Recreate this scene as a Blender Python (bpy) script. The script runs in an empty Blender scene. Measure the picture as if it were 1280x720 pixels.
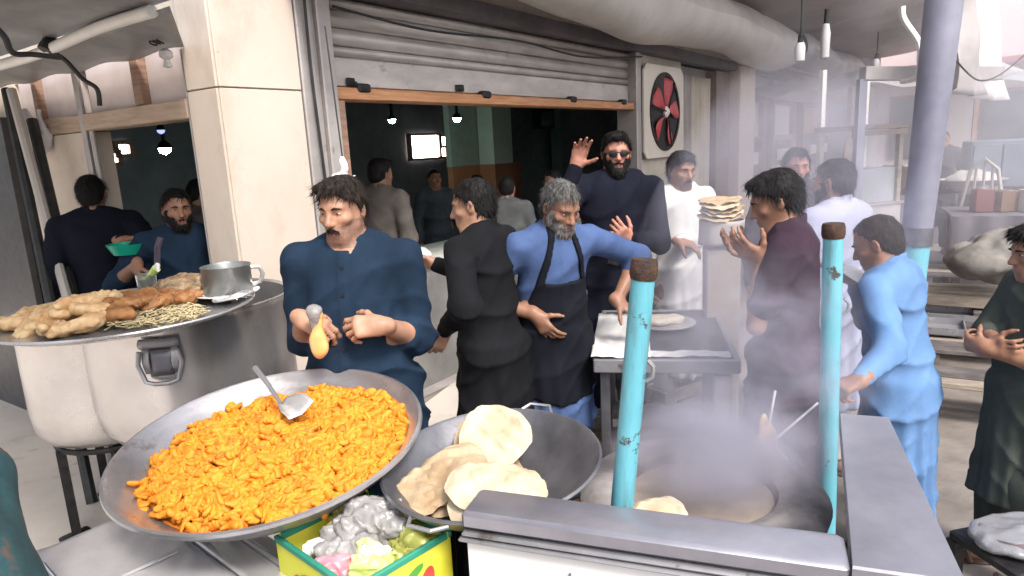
import bpy, math, random
import numpy as np
from mathutils import Vector, Matrix
random.seed(7); rng = np.random.default_rng(7)
SC = bpy.context.scene
COL = SC.collection
R = math.radians

# ------------------------------------------------------------------ camera
CAM_H, FPX, PITCH, ROLL = 1.75, 850.0, R(11.75), R(3.0)
_f = np.array([0, math.cos(PITCH), -math.sin(PITCH)])
_r0 = np.array([1.0, 0, 0]); _u0 = np.array([0, math.sin(PITCH), math.cos(PITCH)])
_rt = _r0 * math.cos(ROLL) - _u0 * math.sin(ROLL)
_up = _u0 * math.cos(ROLL) + _r0 * math.sin(ROLL)
_C = np.array([0, 0, CAM_H])
cd = bpy.data.cameras.new('camera'); cam = bpy.data.objects.new('camera', cd); COL.objects.link(cam)
cd.sensor_width = 36; cd.lens = FPX / 1280 * 36; cd.clip_start = 0.05; cd.clip_end = 500
m = Matrix.Identity(4)
for i in range(3):
    m[i][0] = _rt[i]; m[i][1] = _up[i]; m[i][2] = -_f[i]; m[i][3] = _C[i]
cam.matrix_world = m
SC.camera = cam
# ------------------------------------------------------------------ world, sun, exposure
SUN_EL, SUN_AZ = 50.0, -62.0          # azimuth: direction the light comes from, degrees from +X
w = bpy.data.worlds.new('World'); SC.world = w; w.use_nodes = True
nt = w.node_tree; nt.nodes.clear()
sky = nt.nodes.new('ShaderNodeTexSky'); sky.sky_type = 'NISHITA'; sky.sun_disc = False
sky.sun_elevation = R(SUN_EL); sky.sun_rotation = R(90 - SUN_AZ)
sky.air_density = 1.0; sky.dust_density = 4.0; sky.ozone_density = 1.0
bg = nt.nodes.new('ShaderNodeBackground'); bg.inputs[1].default_value = 0.15
wo = nt.nodes.new('ShaderNodeOutputWorld')
hz = nt.nodes.new('ShaderNodeHueSaturation'); hz.inputs['Saturation'].default_value = 0.45
nt.links.new(sky.outputs[0], hz.inputs['Color']); nt.links.new(hz.outputs[0], bg.inputs[0]); nt.links.new(bg.outputs[0], wo.inputs[0])
sl = bpy.data.lights.new('sun', 'SUN'); sl.energy = 2.0; sl.angle = R(12); sl.color = (1.0, 0.95, 0.88)
sun = bpy.data.objects.new('sun', sl); COL.objects.link(sun)
sd = Vector((math.cos(R(SUN_EL)) * math.cos(R(SUN_AZ)), math.cos(R(SUN_EL)) * math.sin(R(SUN_AZ)), math.sin(R(SUN_EL))))
sun.rotation_euler = sd.to_track_quat('Z', 'Y').to_euler(); sun.location = (3, -4, 9)
SC.view_settings.view_transform = 'Standard'; SC.view_settings.look = 'None'
SC.view_settings.exposure = 0.98; SC.view_settings.gamma = 1.0
SC.cycles.use_denoising = True
SC.cycles.max_bounces = 6; SC.cycles.diffuse_bounces = 3; SC.cycles.glossy_bounces = 3
SC.cycles.transmission_bounces = 4; SC.cycles.transparent_max_bounces = 8; SC.cycles.volume_bounces = 1
SC.cycles.volume_step_rate = 2.0; SC.cycles.volume_max_steps = 128
SC.cycles.caustics_reflective = False; SC.cycles.caustics_refractive = False
SC.cycles.sample_clamp_indirect = 4.0

# ------------------------------------------------------------------ measuring helpers
def ray(u, v): return _f + (u - 640) / FPX * _rt - (v - 360) / FPX * _up
def at(u, v, Y):
    d = ray(u, v); return _C + d * (Y / d[1])
def atz(u, v, z):
    d = ray(u, v); return _C + d * ((z - CAM_H) / d[2])
F0 = np.array([-0.878, 3.853]); FD = np.array([0.571, 0.821]); FN = np.array([0.821, -0.571])
CORN = F0 - 0.73 * FD                       # building corner
LD = np.array([-0.821, 0.571]); LN = np.array([-0.571, -0.821])   # side wall runs off to the left
def fac(s, n, z): q = F0 + FD * s + FN * n; return np.array([q[0], q[1], z])
def lef(t, n, z): q = CORN + LD * t + LN * n; return np.array([q[0], q[1], z])
def facpix(u, v, n):                        # pixel -> (s, z) on the plane n of the shop front
    d = ray(u, v); base = F0 + FN * n
    t = ((base - _C[:2]) @ FN) / (d[:2] @ FN); P = _C + d * t
    return float((P[:2] - F0) @ FD), float(P[2])
def lefpix(u, v, n):
    d = ray(u, v); base = CORN + LN * n
    t = ((base - _C[:2]) @ LN) / (d[:2] @ LN); P = _C + d * t
    return float((P[:2] - CORN) @ LD), float(P[2])

# ------------------------------------------------------------------ materials
MATS = {}
def lin(c):
    return tuple(((x / 12.92) if x <= 0.04045 else ((x + 0.055) / 1.055) ** 2.4) for x in c)
def mat(name, c1, c2=None, rough=0.6, metal=0.0, scale=8.0, bump=0.0, bscale=None, stretch=(1, 1, 1), contrast=(0.35, 0.7),
        rvar=0.1, spec=0.5, detail=5.0, extra=None, sheen=0.0, bdist=0.01, coat=0.0, alpha=1.0, trans=0.0, sss=0.0):
    if name in MATS: return MATS[name]
    M = bpy.data.materials.new(name); M.use_nodes = True; t = M.node_tree; N = t.nodes; L = t.links
    b = N['Principled BSDF']
    tc = N.new('ShaderNodeTexCoord'); mp = N.new('ShaderNodeMapping'); mp.inputs['Scale'].default_value = stretch
    L.new(tc.outputs['Object'], mp.inputs[0])
    n1 = N.new('ShaderNodeTexNoise'); n1.inputs['Scale'].default_value = scale; n1.inputs['Detail'].default_value = detail
    n1.inputs['Roughness'].default_value = 0.6
    L.new(mp.outputs[0], n1.inputs['Vector'])
    if c2 is None: c2 = tuple(min(1, x * 1.18 + 0.005) for x in c1[:3])
    cr = N.new('ShaderNodeValToRGB'); e = cr.color_ramp.elements
    e[0].position = contrast[0]; e[1].position = contrast[1]
    e[0].color = (*c1[:3], 1); e[1].color = (*c2[:3], 1)
    if extra:                                            # further colour stops: (position, colour)
        for ps, cc in extra:
            x = cr.color_ramp.elements.new(ps); x.color = (*cc, 1)
    L.new(n1.outputs[0], cr.inputs[0]); L.new(cr.outputs[0], b.inputs['Base Color'])
    mr = N.new('ShaderNodeMapRange'); mr.inputs[3].default_value = max(0.02, rough - rvar); mr.inputs[4].default_value = min(1, rough + rvar)
    n3 = N.new('ShaderNodeTexNoise'); n3.inputs['Scale'].default_value = scale * 2.3; n3.inputs['Detail'].default_value = 3
    L.new(mp.outputs[0], n3.inputs['Vector']); L.new(n3.outputs[0], mr.inputs[0]); L.new(mr.outputs[0], b.inputs['Roughness'])
    b.inputs['Metallic'].default_value = metal; b.inputs['Specular IOR Level'].default_value = spec
    if sheen: b.inputs['Sheen Weight'].default_value = sheen
    if coat: b.inputs['Coat Weight'].default_value = coat; b.inputs['Coat Roughness'].default_value = 0.15
    if trans: b.inputs['Transmission Weight'].default_value = trans
    if alpha < 1: b.inputs['Alpha'].default_value = alpha
    if sss: b.inputs['Subsurface Weight'].default_value = sss; b.inputs['Subsurface Radius'].default_value = (0.02, 0.01, 0.006); b.inputs['Subsurface Scale'].default_value = 0.4
    if bump:
        n2 = N.new('ShaderNodeTexNoise'); n2.inputs['Scale'].default_value = bscale or scale * 4; n2.inputs['Detail'].default_value = 4
        L.new(mp.outputs[0], n2.inputs['Vector'])
        bp = N.new('ShaderNodeBump'); bp.inputs['Strength'].default_value = bump; bp.inputs['Distance'].default_value = bdist
        L.new(n2.outputs[0], bp.inputs['Height']); L.new(bp.outputs[0], b.inputs['Normal'])
    MATS[name] = M; return M
def emit(name, c, s):
    if name in MATS: return MATS[name]
    M = bpy.data.materials.new(name); M.use_nodes = True; b = M.node_tree.nodes['Principled BSDF']
    b.inputs['Base Color'].default_value = (*c, 1); b.inputs['Emission Color'].default_value = (*c, 1); b.inputs['Emission Strength'].default_value = s
    MATS[name] = M; return M
def cloth(name, c, var=1.55, bump=0.25, scale=6): 
    M = mat(name, tuple(x / var ** .5 for x in c), tuple(min(1, x * var ** .5) for x in c), rough=0.88, rvar=0.06, scale=scale, bump=bump, bscale=170, bdist=0.003, spec=0.14)
    t = M.node_tree; N = t.nodes; L = t.links                # larger wrinkles below the weave
    tc = N.new('ShaderNodeTexCoord'); mp = N.new('ShaderNodeMapping'); mp.inputs['Scale'].default_value = (1, 1, .6); L.new(tc.outputs['Object'], mp.inputs[0])
    wr = N.new('ShaderNodeTexNoise'); wr.noise_type = 'RIDGED_MULTIFRACTAL'; wr.inputs['Scale'].default_value = 5.5; wr.inputs['Detail'].default_value = 2.5; wr.inputs['Distortion'].default_value = 1.2; L.new(mp.outputs[0], wr.inputs['Vector'])
    bp = [n for n in N if n.type == 'BUMP'][0]; b2 = N.new('ShaderNodeBump'); b2.inputs['Strength'].default_value = .55; b2.inputs['Distance'].default_value = .012
    L.new(wr.outputs[0], b2.inputs['Height']); L.new(b2.outputs[0], bp.inputs['Normal']); return M

steel = mat('brushed steel', (0.58, 0.565, 0.57), (0.72, 0.705, 0.71), rough=0.32, metal=0.62, scale=5, stretch=(1, 1, 2.5), bump=0.015, bscale=30, rvar=0.06)
steel_dull = mat('worn steel', (0.32, 0.315, 0.33), (0.50, 0.49, 0.51), rough=0.42, metal=0.6, scale=7, bump=0.1, bscale=30, rvar=0.14, extra=[(0.62, (0.36, 0.35, 0.37))])
steel_dark = mat('blackened steel', (0.13, 0.13, 0.15), (0.25, 0.25, 0.28), rough=0.45, metal=0.75, scale=6, bump=0.1, bscale=45)
iron = mat('black iron', (0.015, 0.015, 0.017), (0.04, 0.035, 0.035), rough=0.55, metal=0.5, scale=20, bump=0.2)
rust = mat('rusty iron', (0.03, 0.022, 0.02), (0.10, 0.05, 0.03), rough=0.8, metal=0.3, scale=40, bump=0.4)

# ------------------------------------------------------------------ object helpers
def link(o, parent=None):
    COL.objects.link(o)
    if parent is not None: o.parent = parent
    return o
def mesh_from(name, V, Fc, mats, parent=None, smooth=False, mi=None):
    V = np.asarray(V, np.float32); me = bpy.data.meshes.new(name)
    if isinstance(Fc, np.ndarray):
        k = Fc.shape[1]; nf = len(Fc)
        me.vertices.add(len(V)); me.vertices.foreach_set('co', V.ravel())
        me.loops.add(nf * k); me.loops.foreach_set('vertex_index', Fc.astype(np.int32).ravel())
        me.polygons.add(nf); me.polygons.foreach_set('loop_start', np.arange(0, nf * k, k, dtype=np.int32))
        me.update(calc_edges=True); me.validate()
    else:
        me.from_pydata([tuple(map(float, v)) for v in V], [], Fc); me.update()
    if not isinstance(mats, (list, tuple)): mats = [mats]
    for x in mats: me.materials.append(x)
    if mi is not None and len(mi) == len(me.polygons): me.polygons.foreach_set('material_index', np.asarray(mi, np.int32))
    if smooth: me.polygons.foreach_set('use_smooth', np.ones(len(me.polygons), bool))
    return link(bpy.data.objects.new(name, me), parent)
def tag(o, label=None, cat=None, group=None, kind=None):
    if label: o['label'] = label
    if cat: o['category'] = cat
    if group: o['group'] = group
    if kind: o['kind'] = kind
    return o
def empty(name, loc=(0, 0, 0), rz=0.0, label=None, cat=None, group=None, mtx=None):
    o = bpy.data.objects.new(name, None); COL.objects.link(o); o.empty_display_size = 0.1
    if mtx is not None: o.matrix_world = mtx
    else: o.location = tuple(map(float, loc)); o.rotation_euler = (0, 0, rz)
    return tag(o, label, cat, group)
def copy_tree(o, parent=None):
    c = o.copy(); COL.objects.link(c)
    if parent is not None: c.parent = parent
    for ch in list(o.children): copy_tree(ch, c)
    return c
class MB:
    def __init__(s): s.v = []; s.f = []; s.m = []
    def add(s, V, Fc, mi=0):
        b = len(s.v); s.v += [tuple(map(float, v)) for v in V]; s.f += [[i + b for i in q] for q in Fc]; s.m += [mi] * len(Fc); return s
    def box(s, c, d, M=None, mi=0, bev=0.0):
        hx, hy, hz = d[0] / 2, d[1] / 2, d[2] / 2
        if bev <= 0:
            V = [(x, y, z) for z in (-hz, hz) for y in (-hy, hy) for x in (-hx, hx)]
            Fc = [(0, 2, 3, 1), (4, 5, 7, 6), (0, 1, 5, 4), (2, 6, 7, 3), (0, 4, 6, 2), (1, 3, 7, 5)]
        else:
            b = min(bev, hx * .9, hy * .9, hz * .9); V = []; 
            ring = lambda x, y, z: [(x, -y + b, z), (x, y - b, z), (x - b, y, z), (-x + b, y, z), (-x, y - b, z), (-x, -y + b, z), (-x + b, -y, z), (x - b, -y, z)]
            for (k, z) in ((b, -hz), (0, -hz + b), (0, hz - b), (b, hz)): V += ring(hx - k, hy - k, z)
            Fc = [tuple(range(7, -1, -1)), tuple(range(24, 32))]
            for l in range(3):
                for i in range(8):
                    j = (i + 1) % 8; Fc.append((l * 8 + i, l * 8 + j, l * 8 + 8 + j, l * 8 + 8 + i))
        V = [Vector(v) for v in V]
        if M is not None: V = [M @ v for v in V]
        V = [v + Vector(c) for v in V]
        return s.add(V, Fc, mi)
    def tube(s, pts, r, seg=8, mi=0, cap=True):
        pts = [Vector(tuple(map(float, p))) for p in pts]; n = len(pts)
        rs = r if isinstance(r, (list, tuple)) else [r] * n
        V = []; prev = None
        for i, p in enumerate(pts):
            a = (pts[min(i + 1, n - 1)] - pts[max(i - 1, 0)]).normalized()
            if prev is None:
                x = a.orthogonal().normalized()
            else:
                x = (prev - a * prev.dot(a)).normalized()
            prev = x; y = a.cross(x)
            for k in range(seg):
                t = 2 * math.pi * k / seg; V.append(p + (x * math.cos(t) + y * math.sin(t)) * rs[i])
        Fc = [(i * seg + k, i * seg + (k + 1) % seg, (i + 1) * seg + (k + 1) % seg, (i + 1) * seg + k) for i in range(n - 1) for k in range(seg)]
        if cap: Fc += [tuple(range(seg - 1, -1, -1)), tuple((n - 1) * seg + k for k in range(seg))]
        return s.add(V, Fc, mi)
    def lathe(s, prof, seg=48, M=None, mi=0, close=False, sx=1.0, sy=1.0):
        V = []; n = len(prof)
        for (r, z) in prof:
            for k in range(seg):
                t = 2 * math.pi * k / seg; v = Vector((r * math.cos(t) * sx, r * math.sin(t) * sy, z)); V.append(M @ v if M is not None else v)
        Fc = [(i * seg + k, i * seg + (k + 1) % seg, (i + 1) * seg + (k + 1) % seg, (i + 1) * seg + k) for i in range(n - 1) for k in range(seg)]
        if close: Fc += [((n - 1) * seg + k, (n - 1) * seg + (k + 1) % seg, (k + 1) % seg, k) for k in range(seg)]
        else: Fc += [tuple(range(seg - 1, -1, -1)), tuple((n - 1) * seg + k for k in range(seg))]
        return s.add(V, Fc, mi)
    def grid(s, fn, nu, nv, mi=0, wrap=False):
        V = [fn(i / (nu - 1 if not wrap else nu), j / (nv - 1)) for i in range(nu) for j in range(nv)]
        Fc = []
        for i in range(nu if wrap else nu - 1):
            for j in range(nv - 1):
                a = i * nv + j; b2 = ((i + 1) % nu) * nv + j; Fc.append((a, b2, b2 + 1, a + 1))
        return s.add(V, Fc, mi)
    def build(s, name, mats, parent=None, smooth=False, sol=0.0):
        o = mesh_from(name, np.array(s.v) if s.v else np.zeros((0, 3)), s.f, mats, parent, False, s.m)
        if smooth:
            o.data.polygons.foreach_set('use_smooth', np.ones(len(o.data.polygons), bool))
            try: o.data.set_sharp_from_angle(angle=R(42))
            except Exception: pass
        if sol:
            md = o.modifiers.new('thickness', 'SOLIDIFY'); md.thickness = sol; md.offset = 0
        return o
def frame_from(dx, z=(0, 0, 1)):                        # matrix with local X along dx, Z up
    x = Vector(dx).normalized(); z = Vector(z).normalized(); y = z.cross(x).normalized(); z = x.cross(y)
    return Matrix(((x.x, y.x, z.x), (x.y, y.y, z.y), (x.z, y.z, z.z)))
def tilt(nrm):
    return Vector((0, 0, 1)).rotation_difference(Vector(nrm).normalized()).to_matrix()
FROT = math.atan2(FD[1], FD[0]); LROT = math.atan2(LD[1], LD[0])
FM = Matrix.Rotation(FROT, 3, 'Z'); LM = Matrix.Rotation(LROT, 3, 'Z')
def fbox(mb, s0, s1, n0, n1, z0, z1, mi=0, bev=0.0):     # box in shop-front coordinates
    c = fac((s0 + s1) / 2, (n0 + n1) / 2, (z0 + z1) / 2); return mb.box(c, (abs(s1 - s0), abs(n1 - n0), abs(z1 - z0)), FM, mi, bev)
def lbox(mb, t0, t1, n0, n1, z0, z1, mi=0, bev=0.0):
    c = lef((t0 + t1) / 2, (n0 + n1) / 2, (z0 + z1) / 2); return mb.box(c, (abs(t1 - t0), abs(n1 - n0), abs(z1 - z0)), LM, mi, bev)

# ------------------------------------------------------------------ implicit surfaces (surface nets)
f32 = np.float32
def smin(a, b, k):
    h = np.maximum(k - np.abs(a - b), 0) / k; return np.minimum(a, b) - h * h * k * 0.25
def smax(a, b, k): return -smin(-a, -b, k)
def cap(P, a, b, r1, r2):
    a = np.asarray(a, f32); ba = np.asarray(b, f32) - a; d2 = float(ba @ ba) + 1e-12
    q = P - a; t = np.clip((q @ ba) / f32(d2), 0, 1); q = q - t[:, None] * ba
    return np.sqrt(np.einsum('ij,ij->i', q, q)) - (f32(r1) + f32(r2 - r1) * t)
def ell(P, c, r, M=None):
    q = P - np.asarray(c, f32)
    if M is not None: q = q @ np.asarray(M, f32)          # columns of M = local axes
    r = np.asarray(r, f32); a = q / r; k0 = np.sqrt(np.einsum('ij,ij->i', a, a)) + 1e-6
    b = a / r; k1 = np.sqrt(np.einsum('ij,ij->i', b, b)) + 1e-6
    return k0 * (k0 - 1) / k1
def wob(P, f, seed=0):
    a, b, c = P[:, 0] * f, P[:, 1] * f, P[:, 2] * f; s = seed * 1.7
    return (np.sin(a + 1.3 * np.sin(b * 1.1 + s) + s) + np.sin(b * 1.2 + 1.2 * np.sin(c * .9 + 2 * s) + 2.1) + np.sin(c * 1.1 + 1.4 * np.sin(a * .8 + s) + 4.2 + s)) / 3
def polygonize(fn, lo, hi, h, margin=0.015):
    lo = np.asarray(lo, float) - 2 * h; hi = np.asarray(hi, float) + 2 * h; B = 8
    nb = np.ceil((hi - lo) / (h * B)).astype(int); n = nb * B
    bc = np.stack(np.meshgrid(*[lo[i] + (np.arange(nb[i]) + .5) * h * B - h * .5 for i in range(3)], indexing='ij'), -1).reshape(-1, 3).astype(f32)
    db = fn(bc); keep = np.abs(db) < h * B * .87 + margin
    vol = np.repeat(np.repeat(np.repeat(db.reshape(nb).astype(f32), B, 0), B, 1), B, 2)
    off = np.stack(np.meshgrid(*[np.arange(B)] * 3, indexing='ij'), -1).reshape(-1, 3)
    kb = np.stack(np.unravel_index(np.nonzero(keep)[0], nb), -1)
    for i in range(0, len(kb), 600):
        idx = (kb[i:i + 600, None, :] * B + off[None]).reshape(-1, 3)
        P = (lo + idx * h).astype(f32); vol[idx[:, 0], idx[:, 1], idx[:, 2]] = fn(P)
    s = vol < 0
    c = s[:-1, :-1, :-1].astype(np.int8)
    tot = np.zeros_like(c)
    for dx in (0, 1):
        for dy in (0, 1):
            for dz in (0, 1): tot += s[dx:n[0] - 1 + dx, dy:n[1] - 1 + dy, dz:n[2] - 1 + dz]
    act = (tot > 0) & (tot < 8); ids = np.argwhere(act)
    lut = np.full(act.shape, -1, np.int32); lut[ids[:, 0], ids[:, 1], ids[:, 2]] = np.arange(len(ids))
    cor = np.array([(dx, dy, dz) for dx in (0, 1) for dy in (0, 1) for dz in (0, 1)])
    val = np.stack([vol[ids[:, 0] + q[0], ids[:, 1] + q[1], ids[:, 2] + q[2]] for q in cor], 1)
    acc = np.zeros((len(ids), 3)); cnt = np.zeros(len(ids))
    for a in range(8):
        for b in range(a + 1, 8):
            if np.abs(cor[a] - cor[b]).sum() != 1: continue
            va, vb = val[:, a], val[:, b]; x = (va < 0) != (vb < 0)
            t = np.where(x, va / np.where(x, va - vb, 1), 0)
            acc += np.where(x[:, None], cor[a] + t[:, None] * (cor[b] - cor[a]), 0); cnt += x
    V = lo + (ids + acc / cnt[:, None]) * h
    quads = []
    for ax in range(3):
        sl0 = [slice(None)] * 3; sl1 = [slice(None)] * 3; sl0[ax] = slice(0, -1); sl1[ax] = slice(1, None)
        d = s[tuple(sl0)] != s[tuple(sl1)]; e = np.argwhere(d)
        o1, o2 = (ax + 1) % 3, (ax + 2) % 3
        e = e[(e[:, o1] > 0) & (e[:, o2] > 0) & (e[:, o1] < n[o1] - 1) & (e[:, o2] < n[o2] - 1)]
        def g(d1, d2):
            q = e.copy(); q[:, o1] -= d1; q[:, o2] -= d2; return lut[q[:, 0], q[:, 1], q[:, 2]]
        Q = np.stack([g(0, 0), g(1, 0), g(1, 1), g(0, 1)], 1)
        ins = s[e[:, 0], e[:, 1], e[:, 2]]
        Q[~ins] = Q[~ins][:, ::-1]; quads.append(Q)
    Q = np.concatenate(quads); Q = Q[(Q >= 0).all(1)]
    return V, Q
def sdf_obj(name, fn, lo, hi, h, mats, parent=None, mi=None, margin=0.015):
    V, Q = polygonize(fn, lo, hi, h, margin)
    return mesh_from(name, V, Q, mats, parent, True, mi(V[Q].mean(1)) if mi else None)
# ------------------------------------------------------------------ people
def skin_mat(name, c):
    return mat(name, tuple(x * .82 for x in c), tuple(min(1, x * 1.15) for x in c), rough=0.5, rvar=0.08, scale=22, bump=0.12, bscale=220, bdist=0.002, spec=0.4, sss=0.08)
skinA = skin_mat('warm brown skin', (0.40, 0.215, 0.14)); skinB = skin_mat('deep brown skin', (0.27, 0.135, 0.085)); skinC = skin_mat('reddish skin', (0.42, 0.19, 0.135))
stub = {n: mat('stubbled ' + n, tuple(x * .50 for x in c), tuple(x * .80 for x in c), rough=.6, scale=90, bump=.25, bscale=300, bdist=.002) for n, c in (('warm brown skin', (0.36, 0.20, 0.14)), ('deep brown skin', (0.25, 0.13, 0.085)), ('reddish skin', (0.38, 0.18, 0.13)))}
lipm = mat('lips', (0.26, 0.10, 0.085), rough=0.45, scale=30)
hairK = mat('black hair', (0.004, 0.0035, 0.004), (0.013, 0.011, 0.010), rough=0.6, spec=.18, scale=30, bump=0.6, bscale=120, stretch=(3, 1, .6), bdist=0.004)
hairB = mat('dark brown hair', (0.010, 0.007, 0.005), (0.035, 0.025, 0.02), rough=0.6, spec=.2, scale=30, bump=0.6, bscale=120, stretch=(3, 1, .6), bdist=0.004)
hairG = mat('greying hair', (0.025, 0.024, 0.024), (0.16, 0.155, 0.15), rough=0.7, spec=.2, scale=45, bump=0.6, bscale=120, stretch=(3, 1, .6), bdist=0.004)
beardG = mat('grey beard hair', (0.06, 0.055, 0.052), (0.30, 0.28, 0.265), rough=0.7, scale=60, bump=0.6, bscale=150, bdist=0.004)
scler = mat('eye white', (0.36, 0.32, 0.30), rough=0.25, scale=5); iris = mat('dark iris', (0.012, 0.008, 0.006), rough=0.15, scale=5)
lensm = mat('dark lens', (0.006, 0.006, 0.007), rough=0.1, scale=5, rvar=0.02); leather = mat('brown leather', (0.06, 0.03, 0.018), rough=0.5, scale=20, bump=0.2)
def rot(yaw=0, pitch=0, roll=0):                       # yaw left +, pitch down +, roll to own right +
    return np.array((Matrix.Rotation(R(yaw), 3, 'Z') @ Matrix.Rotation(-R(pitch), 3, 'X') @ Matrix.Rotation(R(roll), 3, 'Y')))
def unit(v): v = np.asarray(v, float); return v / (np.linalg.norm(v) + 1e-9)
def ridge(P, f, s=0):                                   # sharp soft-edged creases running slantwise
    ph = P[:, 2] * f + P[:, 0] * f * .55 * math.cos(s * 2.1) + P[:, 1] * f * .5 * math.sin(s * 1.3) + 2.2 * wob(P, f * .28, s) + s
    return (1 - np.abs(np.sin(ph))) ** 2 * (.5 + .5 * wob(P, f * .35, s + 2))
def person(label, x, y, heading, H=1.72, lean=0, side=0, twist=0, head=(0, 0, 0), rh=None, lh=None, relb=None, lelb=None, curl=(0.5, 0.5),
           top=None, trousers=None, sleeve=('long', 'long'), hem=0.48, belly=0.0, skin=None, hair='short', hairm=None, beard=None, res=0.008, cres=0.011,
           apron=None, glasses=False, build=1.0, feet=None, shoe=None, group=None, collar=True, hscale=1.0, fold=1.0, hand_lod=True, buttons=None):
    seed = abs(x * 7.3 + y * 3.1) % 10; skin = skin or skinA; hairm = hairm or hairK; shoe = shoe or leather
    k = H / 1.74; rz = R(heading - 90)
    Rw = np.array(Matrix.Rotation(-rz, 3, 'Z')); org = np.array([x, y, 0.0])
    loc = lambda p: Rw @ (np.asarray(p, float) - org); ldir = lambda d: Rw @ np.asarray(d, float)
    e = empty('person', (x, y, 0), rz, label, 'person', group)
    pel = np.array([0, 0, .93 * k]); M = rot(twist, lean, side)
    T = lambda px, py, pz: pel + M @ (np.array([px, py, pz]) * k - pel)
    hd = rot(*head); nb = T(0, -.012, 1.455); hs = 1.0 * k ** .5 * hscale
    hc = nb + M @ np.array([0, .008, .045]) * k + hd @ np.array([0, .018, .098]) * hs
    hs *= .89; hc = nb + M @ np.array([0, .006, .040]) * k + hd @ np.array([0, .018, .098]) * hs
    toH = lambda P: ((P - hc.astype(f32)) @ hd.astype(f32)) / f32(hs)
    shw = .178 * (0.5 + build * .5)
    S = {'r': T(shw, 0, 1.405), 'l': T(-shw, 0, 1.405)}
    arms = {}
    for sd, tgt, hint, cu in (('r', rh, relb, curl[0]), ('l', lh, lelb, curl[1])):
        sx = 1 if sd == 'r' else -1; s = S[sd]; l1, l2 = .29 * k, .255 * k
        fd = pn = None
        if tgt is None:
            wr = s + np.array([sx * .07, .03, -.53]) * k; fd = np.array([0, .12, -1.0]); pn = np.array([-sx * 1.0, 0.1, 0])
        else:
            wr = loc(tgt[0]); fd = ldir(tgt[1]) if len(tgt) > 1 else None; pn = ldir(tgt[2]) if len(tgt) > 2 else None
        dv = wr - s; L = np.linalg.norm(dv)
        if L > (l1 + l2) * .985: wr = s + dv / L * (l1 + l2) * .985; dv = wr - s; L = np.linalg.norm(dv)
        a = (l1 * l1 - l2 * l2 + L * L) / (2 * L); hgt = math.sqrt(max(l1 * l1 - a * a, 0)); ax = dv / L
        ht = np.array([sx * .6, -.45, -.7]) if hint is None else ldir(hint)
        ht = ht - ax * (ht @ ax); ht = unit(ht); el = s + ax * a + ht * hgt
        if fd is None: fd = unit(wr - el)
        fd = unit(fd)
        if pn is None: pn = np.array([-sx * .8, 0, -.5])
        pn = unit(pn - fd * (pn @ fd)); th = np.cross(pn, fd) * (-sx)
        # thumb side: for a right hand with palm down and fingers forward the thumb points left
        arms[sd] = (s, el, wr, fd, pn, th, cu)
    hip = {'r': T(.09, 0, .90), 'l': T(-.09, 0, .90)}
    ft = feet or ((.11, .02), (-.11, -.02)); ank = {'r': np.array([ft[0][0], ft[0][1], .075]), 'l': np.array([ft[1][0], ft[1][1], .075])}
    knee = {q: (hip[q] + ank[q]) / 2 + np.array([0, .03, .02]) for q in 'rl'}
    # --- head in its own frame (metres for a 0.23 m tall head)
    def head_core(Q):
        d = ell(Q, (0, -.014, .030), (.0745, .097, .086))
        d = smin(d, ell(Q, (0, .020, -.040), (.0585, .070, .077)), .035)
        d = smin(d, cap(Q, (-.012, .068, -.099), (.012, .068, -.099), .019, .019), .03)
        d = smin(d, cap(Q, (-.055, -.002, -.055), (-.022, .052, -.092), .016, .016), .035)
        d = smin(d, cap(Q, (.055, -.002, -.055), (.022, .052, -.092), .016, .016), .035)
        return d
    def headf(Q):
        d = head_core(Q)
        Qa = Q.copy(); Qa[:, 0] = np.abs(Qa[:, 0])
        d = smin(d, ell(Qa, (.043, .056, -.022), (.024, .022, .018)), .02)
        d = smin(d, cap(Qa, (.010, .082, .024), (.044, .068, .024), .010, .008), .016)
        d = smax(d, -ell(Qa, (.031, .092, .004), (.019, .016, .011)), .012)
        d = smin(d, ell(Qa, (.031, .067, .004), (.0165, .0145, .0135)), .004)
        d = smin(d, cap(Q, (0, .082, .014), (0, .108, -.030), .0075, .0125), .012)
        d = smin(d, ell(Qa, (.0125, .095, -.034), (.0085, .011, .008)), .008)
        d = smin(d, ell(Q, (0, .078, -.066), (.030, .019, .022)), .016)
        d = smin(d, cap(Qa, (0, .0955, -.0615), (.019, .086, -.066), .0058, .003), .005)
        d = smin(d, cap(Qa, (0, .0945, -.0735), (.017, .086, -.070), .0066, .003), .005)
        d = smax(d, -cap(Qa, (0, .104, -.0675), (.021, .092, -.0682), .0028, .0015), .004)
        er = ell(Qa, (.079, -.008, -.006), (.010, .021, .033), rot(25, 0, 0)); er = smax(er, -ell(Qa, (.089, -.002, -.002), (.009, .011, .019)), .006)
        return smin(d, er, .008)
    def torso(P, g=0.0):
        d = ell(P, T(0, .005, 1.27), (.155 * k * build + g, .108 * k * build + g, .215 * k), M)
        d = smin(d, ell(P, T(0, .012 + belly * .25, 1.05), (.150 * k * build + g + belly * .25, .108 * k * build + g + belly * .6, .20 * k), M), .08)
        d = smin(d, ell(P, pel, (.158 * k * build + g, .115 * k * build + g + belly * .3, .14 * k), M), .07)
        d = smin(d, cap(P, T(-.115, -.01, 1.395), T(.115, -.01, 1.395), .066 * k + g, .066 * k + g), .07)
        d = smin(d, cap(P, T(-.06, -.02, 1.43), T(.06, -.02, 1.43), .05 * k + g, .05 * k + g), .05)
        return d
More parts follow.
